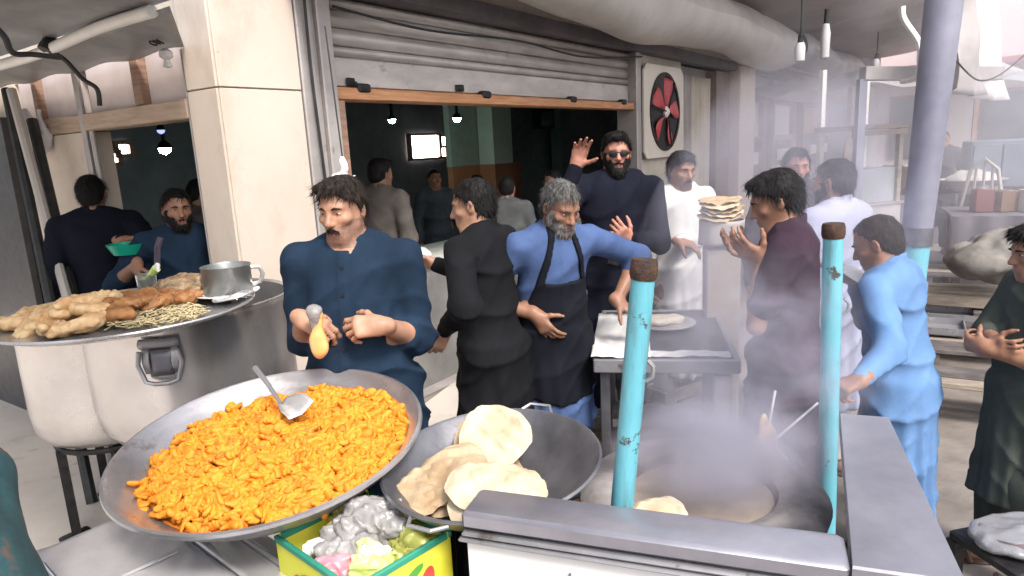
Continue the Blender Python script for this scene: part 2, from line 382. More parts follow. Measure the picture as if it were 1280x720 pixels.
    def hand(P, A, sx):
        s, el_, wr, fd, pn, th, cu = A; sc = k * .94
        at_ = lambda a, b, c: wr + (fd * a + th * b + pn * c) * sc
        d = cap(P, at_(-.02, 0, 0), at_(.03, 0, 0), .024 * sc, .025 * sc)
        bases = []
        for i, bb in enumerate((.030, .010, -.010, -.029)):
            kb = at_(.086 - abs(i - 1) * .004, bb, -.002); bases.append(kb)
            d = smin(d, cap(P, at_(.016, bb * .7, 0), kb, .0145 * sc, .0125 * sc), .016)
        for i, kb in enumerate(bases):
            ln = (.043, .048, .045, .034)[i]; a = cu * (0.8 + .12 * i); p = kb; spread = (.10, .02, -.05, -.13)[i]
            for j, fr in enumerate((1.0, .62, .5)):
                ang = a * (1.0, 2.1, 2.9)[j]
                dr = unit(fd * math.cos(ang) + pn * math.sin(ang) + th * spread); q = p + dr * ln * fr * sc
                r1 = (.0098, .0088, .0080)[j] * sc; r2 = (.0088, .0080, .0068)[j] * sc
                if i == 3: r1 *= .88; r2 *= .88
                d = smin(d, cap(P, p, q, r1, r2), .005); p = q
        p = at_(.022, .024, .006)
        for j, (ln, ou) in enumerate(((.040, .95), (.032, .75), (.026, .55))):
            dr = unit(fd * (1.05 - ou * .55) + th * ou * (1 - .35 * cu) + pn * (.25 + .9 * cu * (j > 0))); q = p + dr * ln * sc
            d = smin(d, cap(P, p, q, (.0135, .0108, .0098)[j] * sc, (.0108, .0098, .0075)[j] * sc), .008 if j else .016); p = q
        return d
    def armf(P, A):
        s, el_, wr = A[:3]; ax = unit(wr - el_)
        d = cap(P, s, el_, .040 * k, .031 * k)
        d = smin(d, cap(P, el_, el_ + (wr - el_) * .35, .034 * k, .0385 * k), .012)
        return smin(d, cap(P, el_ + (wr - el_) * .35, wr, .0385 * k, .025 * k), .012)
    def legf(P, q):
        d = cap(P, hip[q], knee[q], .082 * k, .056 * k); d = smin(d, cap(P, knee[q], ank[q], .054 * k, .036 * k), .04)
        d = smin(d, ell(P, knee[q] * .7 + ank[q] * .3 + np.array([0, -.02, 0]), (.05 * k, .052 * k, .12 * k)), .04)
        a = ank[q]; return smin(d, cap(P, a + np.array([0, -.03, -.035]), a + np.array([0, .13, -.05]), .036, .024), .04)
    grp = []
    def addg(fn, pts, pad, kk): 
        pts = np.array(pts); c = pts.mean(0); grp.append((fn, c.astype(f32), float(np.linalg.norm(pts - c, axis=1).max() + pad), kk))
    addg(lambda P: headf(toH(P)) * f32(hs), [hc], .21, .03)
    addg(lambda P: cap(P, nb - M @ np.array([0, 0, .03]), hc + hd @ np.array([0, -.022, -.045]) * hs, .058 * k, .053 * k), [nb, hc], .14, .03)
    for sd in 'rl':
        A = arms[sd]; addg(lambda P, A=A: armf(P, A), [A[0], A[1], A[2]], .12, .03)
        if hand_lod: addg(lambda P, A=A, sx=(1 if sd == 'r' else -1): hand(P, A, sx), [A[2] + A[3] * .08], .20, .02)
        addg(lambda P, q=sd: legf(P, q), [hip[sd], ank[sd]], .15, .03)
    def body(P):
        d = torso(P)
        for fn, c, rr, kk in grp:
            q = P - c; mk = np.einsum('ij,ij->i', q, q) < rr * rr
            if mk.any(): d[mk] = smin(d[mk], fn(P[mk]), kk)
        return d
    allp = [hc + (0, 0, .15), hc + (.12, .12, 0), hc - (.12, .12, 0), pel + (.22, .2, 0), pel - (.22, .2, 0)] + [p + o_ for A in arms.values() for p in (A[0], A[1], A[2], A[2] + A[3] * .19) for o_ in ((.06,) * 3, (-.06,) * 3)] + [a + o_ for a in ank.values() for o_ in ((.06, .19, 0), (-.06, -.1, -.075))]
    allp = np.array(allp); lo, hi = allp.min(0), allp.max(0)
    def skin_idx(Cn):
        Q = ((Cn - hc) @ hd) / hs
        lip = (np.abs(Q[:, 0]) < .022) & (np.abs(Q[:, 2] + .0675) < .0125 - .25 * np.abs(Q[:, 0])) & (Q[:, 1] > .085)
        st = np.zeros(len(Q), bool)
        if beard: st = (Q[:, 1] > -.01) & (Q[:, 2] < -.030 - .45 * np.clip(Q[:, 1] - .05, 0, 1)) & (Q[:, 2] > -.15) & (np.linalg.norm(Q, axis=1) < .155)
        return np.where(lip, 1, np.where(st, 2, 0))
    sdf_obj('body', body, lo, hi, res, [skin, lipm, stub[skin.name]], e, skin_idx)
    # --- eyes, brows, hair
    Hm = Matrix(hd.tolist()) ; HP = lambda p: hc + hd @ (np.array(p) * hs)
    if not glasses:
        for sx in (1, -1):
            b = MB(); c = HP((sx * .031, .0755, .0035)); 
            for j, (rr, mi, dy) in enumerate(((1.0, 0, 0), (.55, 1, .0016))):
                prof = [(math.sin(t) , -math.cos(t)) for t in np.linspace(0.05, math.pi - .05, 7)]
                V0 = len(b.v); b.lathe(prof, 12, None, mi)
                for i in range(V0, len(b.v)):
                    v = np.array(b.v[i]) * (.0125 * (rr if j else 1), .0070 if not j else .0072, .0040 if not j else .0039) + (0, dy, 0)
                    b.v[i] = tuple(c + hd @ (v * hs))
            b.build('eye', [scler, iris], e, True)
            bb = MB(); bb.tube([HP((sx * .013, .089, .021)), HP((sx * .028, .0905, .026)), HP((sx * .048, .0735, .020))], [.0035 * hs, .0048 * hs, .0018 * hs], 6)
            bb.build('eyebrow', hairm, e, True)
    lohd, hihd = hc - .2 * hs, hc + .2 * hs
    def hairf(P):
        Q = toH(P); nz = wob(Q, 70, 1) * .0035 + wob(Q, 160, 2) * .0022 + wob(Q * np.array([2.2, 1, .7], f32), 120, 4) * .0018
        th = {'short': .006, 'crop': .006, 'full': .011, 'bald': .002}[hair]
        d = ell(Q, (0, -.018, .030), (.076 + th, .098 + th, .086 + th * 1.3))
        d = smin(d, ell(Q, (0, -.05, -.02), (.064 + th * .7, .055 + th * .6, .075)), .03) - nz
        if hair == 'full': d = smin(d, ell(Q, (.01, .045, .095), (.060, .042, .022)) - nz * 2, .03)
        yy = Q[:, 1]; t = np.clip((yy + .045) / .085, 0, 1); t = t * t * (3 - 2 * t)
        line = -.088 + t * (.150 if hair != 'crop' else .165) + .012 * (np.abs(Q[:, 0]) < .04) * np.clip((yy - .03) * 20, 0, 1) + wob(Q, 45, 3) * .005
        side = np.clip((yy - .012) / .02, 0, 1) * np.clip((np.abs(Q[:, 0]) - .05) / .02, 0, 1); line = line - side * .02
        if hair == 'bald': line = line + .035 * t
        return smax(d, line - Q[:, 2], .008) * f32(hs)
    def strands(name, fn, mm, comb, n, ln, wd):            # solid base plus loose strands, one mesh
        V, Q = polygonize(fn, lohd, hihd, min(res, .0055) if res < .0075 else res)
        if len(Q) and n:
            rs = np.random.default_rng(int(seed * 100) + n); A, B_, C_ = V[Q[:, 0]], V[Q[:, 1]], V[Q[:, 3]]; N_ = np.cross(B_ - A, C_ - A); N_ /= np.linalg.norm(N_, axis=1)[:, None] + 1e-9
            ii = rs.integers(0, len(Q), n); p = V[Q[ii]].mean(1) - N_[ii] * .003; nn = N_[ii]; q = (p - hc) @ hd / hs; cdir = comb(q) @ hd.T; cdir -= nn * (cdir * nn).sum(1)[:, None] * .8
            cdir /= np.linalg.norm(cdir, axis=1)[:, None] + 1e-9; L_ = ln * (.5 + rs.random(n))[:, None]; jit = rs.normal(size=(n, 3)) * .25
            d1 = nn * .55 + cdir * .8 + jit; d2 = nn * .05 + cdir + jit; p1 = p + d1 * L_ * .5; p2 = p1 + d2 * L_ * .6; sdv = np.cross(nn, cdir); sdv /= np.linalg.norm(sdv, axis=1)[:, None] + 1e-9
            w_ = wd * (.6 + .8 * rs.random(n))[:, None]; nv = len(V); S_ = np.stack([p - sdv * w_, p + sdv * w_, p1 - sdv * w_ * .8, p1 + sdv * w_ * .8, p2 - sdv * w_ * .2, p2 + sdv * w_ * .2], 1).reshape(-1, 3)
            b0 = nv + np.arange(n)[:, None] * 6; Q = np.concatenate([Q, b0 + np.array([[0, 1, 3, 2]]), b0 + np.array([[2, 3, 5, 4]])]); V = np.concatenate([V, S_])
        mesh_from(name, V, Q, mm, e, True)
    lod = res < .009
    if hair != 'none': strands('hair', hairf, hairm, lambda q: np.stack([q[:, 0] * 6 + .12, q[:, 1] * 4 + .25, -.55 + 0 * q[:, 2]], 1), 2600 if lod else 0, .020 if hair != 'crop' else .011, .0011)
    if beard:
        bm, full, mous = beard
        def bf(P):
            Q = toH(P); nz = wob(Q, 150, 5) * .0028 + wob(Q, 60, 2) * .002
            d = head_core(Q) - .0075 * full - nz
            lim = Q[:, 2] + .052 - np.clip((np.abs(Q[:, 0]) - .03) / .03, 0, 1) * .055
            d = smax(d, lim, .006); d = smax(d, -(Q[:, 1] - .0), .006)
            d = smin(d, ell(Q, (0, .072, -.112 - .01 * full), (.036, .03, .02 + .008 * full)) - nz, .02) if full > .9 else d
            mo = ell(Q, (0, .088, -.069), (.027, .035, .0135)); d = smax(d, -mo, .004)
            Qa = Q.copy(); Qa[:, 0] = np.abs(Qa[:, 0])
            if mous: d = smin(d, cap(Qa, (.004, .1005, -.0525), (.027, .084, -.064), .0062, .0042) - nz * .5, .004)
            if full < .1: d = cap(Qa, (.004, .1005, -.0525), (.027, .084, -.063), .0062, .0042) - nz * .5
            return d * f32(hs)
        strands('beard' if full >= .1 else 'moustache', bf, bm, lambda q: np.stack([q[:, 0] * 3, .25 + 0 * q[:, 1], -1 + 0 * q[:, 2]], 1), (1500 if full >= .1 else 260) if lod else 0, .015 if full >= .1 else .010, .0010)
    if glasses:
        g = MB()
        for sx in (1, -1):
            P0 = HP((sx * .033, .097, .003)); X = hd @ np.array([1, -.22 * sx, 0]); Y = hd @ np.array([0, 0, 1.0])
            ring = [P0 + (X * .026 * math.cos(a) * (1 if abs(math.cos(a)) < .99 else 1) + Y * .020 * math.sin(a) - Y * .003) * hs for a in np.linspace(0, 2 * math.pi, 15)[:-1]]
            fr = hd @ np.array([0, .003, 0]); V = [P0 + fr * 1.5] + ring + [p - fr for p in ring]
            Fc = [(0, 1 + i, 1 + (i + 1) % 14) for i in range(14)] + [(1 + i, 15 + i, 15 + (i + 1) % 14, 1 + (i + 1) % 14) for i in range(14)]
            g.add(V, Fc, 0); g.tube([HP((sx * .057, .089, .006)), HP((sx * .080, .02, .006)), HP((sx * .081, -.02, 0))], .0022, 5, 1)
        g.tube([HP((-.010, .1, .008)), HP((.010, .1, .008))], .002, 5, 1)
        g.build('sunglasses', [lensm, iron], e, True)
    # --- kurta
    wz = T(0, 0, 1.0)
    def kurta(P, g=0.0):
        d = torso(P, .016 + g)
        hz_ = hem * k; z = P[:, 2]; tt = np.clip((1.02 * k - z) / (1.02 * k - hz_), 0, 1)
        px = pel[0] + (wz[0] - pel[0]) * (1 - tt); py = pel[1] + (wz[1] - pel[1]) * (1 - tt) + tt * .01
        ang = np.arctan2(P[:, 1] - py, P[:, 0] - px)
        fl = fold * (.011 * np.sin(ang * 9 + 2.0 * np.sin(ang * 2 + x * 3) + z * 3) + .007 * np.sin(ang * 15 + y * 5 + z * 5)) * tt
        rx = (.186 + .034 * tt) * k * build + g + fl + belly * .2; ry = (.152 + .030 * tt) * k * build + g + fl + belly * .55
        q = np.sqrt(((P[:, 0] - px) / rx) ** 2 + ((P[:, 1] - py) / ry) ** 2)
        sk = (q - 1) * np.minimum(rx, ry); sk = smax(sk, np.maximum(hz_ - z, z - 1.0 * k), .02); d = smin(d, sk, .05)
        d = d - fold * (wob(P, 19, 1) * .004 + wob(P * np.array([1, 1, .4], f32), 44, 3) * .002 + (ridge(P, 17, seed) - .3) * .020 + (ridge(P * np.array([1, 1, .5], f32), 36, seed + 3) - .3) * .011)
        for sd, st in (('r', sleeve[0]), ('l', sleeve[1])):
            A = arms[sd]; s, el_, wr = A[:3]; bl = (A[0] + A[1]) / 2
            q = P - el_.astype(f32); mk = np.einsum('ij,ij->i', q, q) < .5 ** 2
            if mk.any():
                Pm = P[mk]; el_d = np.sqrt(q[mk][:, 0] ** 2 + q[mk][:, 1] ** 2 + q[mk][:, 2] ** 2); crease = ridge(Pm, 30, seed) * .016 * fold * (.55 + .9 * np.exp(-(el_d / .12) ** 2)) + wob(Pm, 27, 6) * .003 * fold - .005
                if st == 'short': sd_ = cap(Pm, s, s + (el_ - s) * .72, .070 * k + g, .064 * k + g)
                else:
                    sd_ = cap(Pm, s, el_, .070 * k + g, .059 * k + g)
                    fr = .30 if st == 'rolled' else .97
                    sd_ = smin(sd_, cap(Pm, el_, el_ + (wr - el_) * fr, .059 * k + g, (.053 if st == 'rolled' else .040) * k + g), .03)
                    if st == 'rolled':
                        c_ = el_ + (wr - el_) * fr; sd_ = smin(sd_, cap(Pm, el_ + (wr - el_) * (fr - .06), c_, .053 * k, .053 * k), .006)
                d[mk] = smin(d[mk], sd_ - crease, .028)
        Lq = (P - pel.astype(f32)) @ M.astype(f32) / k; fr_ = Lq[:, 1] > 0; ax_ = np.abs(Lq[:, 0]); zq = Lq[:, 2]
        d = d - .004 * (fr_ & (ax_ < .017) & (zq > .16) & (zq < .52)) - .003 * (fr_ & (np.abs(Lq[:, 0] + .085) < .048) & (np.abs(zq - .30) < .058))
        if collar:
            up = M[:, 2]; a0 = nb + up * .030 + M[:, 1] * .006; q = P - a0.astype(f32); hgt = q @ up.astype(f32); rad = np.sqrt(np.maximum(np.einsum('ij,ij->i', q, q) - hgt * hgt, 0))
            cl = np.maximum(np.abs(rad - .064 * k) - .005, np.abs(hgt + .25 * (q @ M[:, 1].astype(f32))) - .020); d = smin(d, cl, .008)
        return np.maximum(d, (hem * k + .006 * np.sin(P[:, 0] * 19 + P[:, 1] * 23)) - P[:, 2])
    kp = np.array([S['r'], S['l'], arms['r'][1], arms['l'][1], arms['r'][2], arms['l'][2], pel + (.28, .26, 0), pel - (.28, .26, 0), nb + (0, 0, .06)])
    klo, khi = kp.min(0) - .09, kp.max(0) + .09; klo[2] = min(hem * k - .03, klo[2])
    if top is not None:
        ko = sdf_obj('kurta', kurta, klo, khi, cres, top, e, margin=.03)
        if buttons is not None:
            for i in range(4):
                zz = 1.40 - i * .085; p0 = T(0, .30, zz); dv = M @ np.array([0, -1.0, 0]); P = p0[None] + np.linspace(0, .3, 150)[:, None] * dv
                dd = kurta(P.astype(f32)); j = int(np.argmax(dd < 0)); pt = P[max(j - 1, 0)]
                bb = MB(); bb.lathe([(.0, 0), (.006, 0), (.006, .003), (0, .0035)], 10, tilt(-dv)); bb.v = [tuple(np.array(v) + pt) for v in bb.v]
                bb.build('button', buttons, ko, True)
    if apron is not None:
        def apf(P):
            d = kurta(P, .013); L_ = (P - pel.astype(f32)) @ M.astype(f32) / k; xx = np.abs(L_[:, 0]); z = L_[:, 2]
            wdt = np.where(z > .12, .125 + (.30 - z) * .25, .21); bib = np.maximum(np.maximum(xx - wdt, z - .335), -.21 - z + .10 * xx); bib = np.maximum(bib, -(L_[:, 1] - .0))
            stp = np.maximum(np.abs(xx - .105 + (z - .33) * .25) - .014, np.maximum(.28 - z, z - .60))
            return np.maximum(d, np.minimum(bib, stp))
        sdf_obj('apron', apf, klo, khi, .0075, apron, e, margin=.04)
    if trousers is not None:
        def trf(P):
            d = None
            for q in 'rl':
                dd = cap(P, hip[q] * np.array([.85, 1, 1]) - (0, 0, .03), knee[q], .082 * k, .088 * k); dd = smin(dd, cap(P, knee[q], ank[q] + (0, 0, .03), .098 * k, .070 * k), .05)
                d = dd if d is None else smin(d, dd, .03)
            return np.maximum(d - fold * (wob(P, 30, 2) * .006 + wob(P, 13, 5) * .006), .085 - P[:, 2])
        tp = np.array([hip['r'] + .15, hip['l'] - .15, ank['r'] + .13, ank['l'] - .13, knee['r'] + .13, knee['l'] - .13])
        sdf_obj('trousers', trf, tp.min(0), tp.max(0), cres * 1.3, trousers, e, margin=.03)
    for q in 'rl':
        a = ank[q]; b = MB()
        b.box(a + np.array([0, .055, -.068]), (.088, .265, .014), None, 0, .006); b.tube([a + np.array([-.05, .09, -.06]), a + np.array([-.03, .10, -.018]), a + np.array([.03, .10, -.018]), a + np.array([.05, .09, -.06])], .012, 6)
        b.build('sandal', shoe, e, True)
    return e
# ------------------------------------------------------------------ surfaces of the place
asph = mat('street concrete', (0.13, 0.112, 0.10), (0.27, 0.235, 0.21), rough=0.8, scale=2.2, bump=0.35, bscale=35, extra=[(0.5, (0.19, 0.165, 0.148))])
pave = mat('pale pavement', (0.50, 0.44, 0.385), (0.64, 0.575, 0.515), rough=0.6, scale=2.6, bump=0.12, bscale=45, extra=[(0.42, (0.57, 0.51, 0.45))])
tilem = mat('cream wall tile', (0.54, 0.455, 0.385), (0.62, 0.535, 0.46), rough=0.3, scale=1.6, bump=0.03, bscale=20)
grout = mat('tile grout', (0.46, 0.39, 0.33), rough=0.9, scale=20)
creamw = mat('cream painted wall', (0.54, 0.455, 0.375), (0.66, 0.575, 0.49), rough=0.7, scale=2.5, bump=0.1, bscale=40)
pinkw = mat('pinkish panel', (0.50, 0.42, 0.40), (0.62, 0.54, 0.52), rough=0.65, scale=4, bump=0.05)
greyw = mat('grey mauve wall', (0.34, 0.305, 0.30), (0.45, 0.41, 0.40), rough=0.7, scale=2, bump=0.1)
shutm = mat('grey shutter paint', (0.50, 0.465, 0.44), (0.60, 0.56, 0.535), rough=0.5, metal=0.25, scale=3, stretch=(1, 1, 3), bump=0.08, bscale=25, extra=[(0.36, (0.42, 0.39, 0.37))])
framem = mat('grey steel frame', (0.36, 0.33, 0.32), (0.46, 0.425, 0.41), rough=0.5, metal=0.4, scale=6, bump=0.1)
woodo = mat('orange brown wood', (0.38, 0.17, 0.075), (0.58, 0.30, 0.15), rough=0.55, scale=5, stretch=(1, 1, 12), bump=0.15, bscale=30)
woodb = mat('brown wood', (0.20, 0.115, 0.08), (0.33, 0.21, 0.15), rough=0.6, scale=6, stretch=(1, 1, 8), bump=0.15)
woodp = mat('pale weathered wood', (0.26, 0.21, 0.165), (0.44, 0.365, 0.30), rough=0.75, scale=7, stretch=(1, 6, 6), bump=0.25, bscale=35)
woodg = mat('grey weathered planks', (0.085, 0.073, 0.072), (0.22, 0.195, 0.19), rough=0.8, scale=5, stretch=(1, 1, 1), bump=0.35, bscale=28, extra=[(0.5, (0.14, 0.12, 0.117))])
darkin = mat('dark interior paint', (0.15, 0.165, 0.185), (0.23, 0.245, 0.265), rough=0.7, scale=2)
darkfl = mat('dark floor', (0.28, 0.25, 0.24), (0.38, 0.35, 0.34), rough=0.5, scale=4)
redw = mat('brick red dado', (0.46, 0.16, 0.09), (0.56, 0.21, 0.12), rough=0.6, scale=5)
whitew = mat('off white interior plaster', (0.70, 0.63, 0.59), (0.78, 0.72, 0.69), rough=0.7, scale=4)
tarpg = mat('grey tarpaulin', (0.20, 0.21, 0.225), (0.36, 0.37, 0.38), rough=0.42, scale=2.2, bump=0.3, bscale=7, bdist=0.03, extra=[(0.5, (0.27, 0.275, 0.285))])
tarpl = mat('silver grey tarpaulin', (0.54, 0.525, 0.50), (0.68, 0.66, 0.635), rough=0.36, scale=2.5, bump=0.25, bscale=8, bdist=0.03)
tarpd = mat('dusty brown tarpaulin', (0.30, 0.275, 0.27), (0.42, 0.39, 0.385), rough=0.7, scale=2, bump=0.3, bscale=8, bdist=0.03)
tarpw = mat('white sheet', (0.56, 0.545, 0.53), (0.68, 0.665, 0.65), rough=0.7, scale=3, bump=0.2, bscale=10, bdist=0.02)
cyan = mat('cyan painted iron', (0.085, 0.32, 0.40), (0.14, 0.41, 0.49), rough=0.42, scale=5, stretch=(1, 1, .6), bump=0.12, bscale=30, contrast=(0.3, 0.6))
def chips(M, c, thr, soft=.03, sc=13, stretch=(1, 1, 1)):                                    # worn spots through the paint
    t = M.node_tree; N = t.nodes; L = t.links; b = N['Principled BSDF']; src = b.inputs['Base Color'].links[0].from_socket
    tc = N.new('ShaderNodeTexCoord'); n = N.new('ShaderNodeTexNoise'); n.inputs['Scale'].default_value = sc; n.inputs['Detail'].default_value = 6; n.inputs['Roughness'].default_value = .7
    mp = N.new('ShaderNodeMapping'); mp.inputs['Scale'].default_value = stretch; L.new(tc.outputs['Object'], mp.inputs[0]); L.new(mp.outputs[0], n.inputs['Vector']); cr = N.new('ShaderNodeValToRGB'); cr.color_ramp.elements[0].position = thr; cr.color_ramp.elements[1].position = thr + soft
    L.new(n.outputs[0], cr.inputs[0]); mx = N.new('ShaderNodeMix'); mx.data_type = 'RGBA'; L.new(cr.outputs[0], mx.inputs[0]); L.new(src, mx.inputs[6]); mx.inputs[7].default_value = (*c, 1); L.new(mx.outputs[2], b.inputs['Base Color'])
chips(cyan, (0.06, 0.05, 0.045), 0.62); chips(cyan, (0.10, 0.22, 0.25), 0.52, .16, 20, (1, 1, .12)); chips(cyan, (0.13, 0.075, 0.05), 0.66, .10, 16, (1, 1, .2))
chips(pave, (0.30, 0.25, 0.18), 0.60, .12, 4); chips(tilem, (0.42, 0.34, 0.27), 0.52, .25, 2.2, (1, 1, .5)); chips(tilem, (0.36, 0.28, 0.22), 0.70, .05, 9)
chips(shutm, (0.24, 0.215, 0.20), 0.58, .16, 3.5, (1, 1, 2)); chips(framem, (0.2, 0.15, 0.12), 0.62, .10, 7); chips(creamw, (0.34, 0.28, 0.22), 0.56, .2, 2.5); chips(steel, (0.30, 0.25, 0.21), 0.60, .14, 4); chips(steel_dull, (0.14, 0.11, 0.09), 0.60, .10, 9)
polem = mat('grey blue pole paint', (0.19, 0.19, 0.25), (0.28, 0.28, 0.35), rough=0.5, metal=0.2, scale=4, bump=0.1)
whitem = mat('white paint', (0.74, 0.73, 0.71), (0.82, 0.81, 0.79), rough=0.5, scale=10)
blackm = mat('black rubber', (0.012, 0.012, 0.013), (0.03, 0.03, 0.03), rough=0.6, scale=12)
glassy = mat('window pane', (0.10, 0.115, 0.13), (0.16, 0.175, 0.19), rough=0.08, scale=3, rvar=0.04)
pane_notice = mat('pane reflection and notice white', (0.62, 0.60, 0.58), (0.72, 0.70, 0.68), rough=0.35, scale=3)  # bright reflection of upper panes painted as whitish colour; plain paper on the notices

# ------------------------------------------------------------------ ground
b = MB(); g = 90
b.grid(lambda u, v: (-g + 2 * g * u, -g + 2 * g * v, 0.0), 13, 13); tag(b.build('ground', asph), 'brown grey concrete street', None, None, 'structure')
b = MB()
b.add([fac(s, n, .004) for s, n in ((-7, 2.25), (-7, -8), (-.74, -8), (-.74, -.02), (-.6, 2.25), (-.2, -.02), (1.3, -.35), (1.3, 1.0))], [[0, 1, 2, 3, 4], [4, 3, 5, 6, 7]])
tag(b.build('pavement', pave), 'pale pavement below the pots', None, None, 'structure')

# ------------------------------------------------------------------ corner shop building
B = empty('shop_building', fac(-.73, 0, 0), 0, 'cream tiled corner shop with a wide shutter opening and a dark side doorway', 'building')
BI = B.matrix_basis.copy(); BO = np.array(fac(-.73, 0, 0))
def under(o, p, org=None):                               # parent while keeping the world place
    o.parent = p; o.location = Vector(tuple(-np.asarray(org if org is not None else BO))); return o
def part(mb, name, mats, smooth=False, p=None): 
    o = mb.build(name, mats, None, smooth); return under(o, p or B) if (p is None or p is B) else (setattr(o, 'parent', p) or o)
mb = MB(); fbox(mb, -.722, -.26, -.25, -.008, 0, 2.95); pil = part(mb, 'pillar', grout)
zt = 0.0; k = 0
for (z0, z1) in ((0, .15), (.15, 1.11), (1.11, 2.085), (2.085, 2.95)):
    mb = MB(); fbox(mb, -.727, -.262, -.008, .001 + .001 * (k % 2), z0 + .003, z1 - .003, 0, .003); part(mb, 'tile', tilem, True, pil)
    mb = MB(); c_ = lef(.128, .0, (z0 + z1) / 2); mb.box(c_, (.238, .016, z1 - z0 - .006), LM, 0, .003); part(mb, 'tile', tilem, True, pil); k += 1
mb = MB(); lbox(mb, .254, .262, -.14, .006, 0, 2.28); lbox(mb, .264, .285, -.12, -.006, 0, 2.02); part(mb, 'door_jamb', framem)
# steel guides of the shutter
mb = MB(); fbox(mb, -.256, -.16, -.2, .012, 0, 2.6, 0, .006); fbox(mb, -.158, -.125, -.2, -.012, 0, 2.6); fbox(mb, -.123, -.03, -.2, .018, 0, 2.6, 0, .006); part(mb, 'shutter_guide', framem, True)
mb = MB(); fbox(mb, 3.86, 3.97, -.2, .02, 0, 2.6, 0, .006); part(mb, 'shutter_guide', framem, True)
mb = MB(); fbox(mb, -.02, 3.85, -.12, .0, 2.045, 2.115, 0, .008); lint = part(mb, 'lintel_beam', woodo, True)
for s_ in (.18, 1.35, 2.6, 3.6):
    mb = MB(); fbox(mb, s_ - .05, s_ + .05, -.05, .012, 2.09, 2.14, 0, .01); part(mb, 'bracket', iron, True, lint)
mb = MB(); fbox(mb, -.025, .03, -.12, -.006, .95, 2.043); part(mb, 'opening_jamb', woodb)
mb = MB(); fbox(mb, -.73, 7.1, -.12, .05, 2.602, 2.72, 0, .01); part(mb, 'fascia', mat('dark fascia', (0.10, 0.095, 0.10), (0.17, 0.165, 0.17), rough=.5, metal=.3, scale=4), True)
mb = MB(); fbox(mb, -.70, 14.5, -.3, -.04, 2.73, 5.2); part(mb, 'upper_wall', creamw)
mb = MB(); lbox(mb, .265, 7.2, -.2, -.04, 2.30, 5.1); part(mb, 'side_upper_wall', creamw)
# fan bay, recess and column
mb = MB(); fbox(mb, 3.975, 5.25, -.16, -.04, 0, 1.545); fbox(mb, 3.975, 5.25, -.16, -.045, 1.55, 2.6); part(mb, 'bay_wall', mat('stained cream wall', (0.36, 0.33, 0.28), (0.55, 0.5, 0.44), rough=.7, scale=3, bump=.1))
mb = MB(); fbox(mb, 5.26, 7.1, -.30, -.2, 0, 2.6); part(mb, 'recess_wall', greyw)
mb = MB(); fbox(mb, 7.12, 7.86, -.25, .1, 0, 2.68, 0, .012); part(mb, 'column', creamw, True)
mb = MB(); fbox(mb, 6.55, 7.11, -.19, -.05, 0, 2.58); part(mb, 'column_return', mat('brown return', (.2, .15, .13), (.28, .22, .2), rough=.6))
# side wall on the left
mb = MB(); lbox(mb, 1.36, 2.25, -.15, -.005, 0, 1.955); lbox(mb, 2.25, 9, -.15, -.03, 0, 2.3); part(mb, 'side_wall', creamw)
mb = MB(); lbox(mb, .266, 2.2, -.12, .01, 1.96, 2.055, 0, .006); sb = part(mb, 'transom_beam', mat('pale brown wood', (.36, .26, .19), (.5, .38, .29), rough=.6, scale=5, stretch=(1, 1, 10), bump=.15), True)
for t0, t1 in ((.268, .66), (.745, 1.30), (1.41, 1.86), (1.92, 2.2)):
    mb = MB(); lbox(mb, t0, t1, -.09, -.04, 2.058, 2.34); part(mb, 'transom_panel', pinkw)
for t0, t1 in ((.663, .742), (1.86, 1.918)):
    mb = MB(); lbox(mb, t0, t1, -.1, .004, 2.057, 2.335, 0, .004); part(mb, 'transom_post', woodb, True)
mb = MB(); mb.tube([lef(1.33, .0, 1.3), lef(1.34, .0, 2.3)], .02, 8); mb.tube([lef(1.28, -.02, 1.0), lef(1.30, -.02, 1.96)], .016, 8); part(mb, 'conduit', framem, True)
# interior shell
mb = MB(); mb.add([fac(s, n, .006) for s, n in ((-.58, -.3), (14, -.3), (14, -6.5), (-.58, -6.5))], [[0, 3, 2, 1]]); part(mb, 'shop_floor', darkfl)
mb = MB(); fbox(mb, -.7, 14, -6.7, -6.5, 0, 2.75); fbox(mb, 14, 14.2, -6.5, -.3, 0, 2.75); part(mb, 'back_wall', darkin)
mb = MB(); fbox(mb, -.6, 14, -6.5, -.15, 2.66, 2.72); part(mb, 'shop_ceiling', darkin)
mb = MB(); fbox(mb, 5.2, 7.0, -3.6, -3.5, 1.5, 2.65); part(mb, 'partition_upper', mat('dim plaster', (.42, .4, .38), (.52, .5, .48), rough=.7)); mb = MB(); fbox(mb, 5.2, 7.0, -3.59, -3.49, 0, 1.495); part(mb, 'partition_dado', redw)
mb = MB(); fbox(mb, 5.85, 6.35, -3.48, -3.2, 1.5, 2.65); part(mb, 'interior_pillar', whitew); mb = MB(); fbox(mb, 5.84, 6.36, -3.48, -3.19, 0, 1.495); part(mb, 'interior_pillar', redw)
mb = MB(); fbox(mb, 6.4, 11, -3.6, -3.5, 0, 2.65); part(mb, 'partition_grey', mat('slate wall', (.16, .18, .20), (.23, .255, .275), rough=.6))
winE = emit('daylight window', (1.0, 0.90, 0.82), 10)
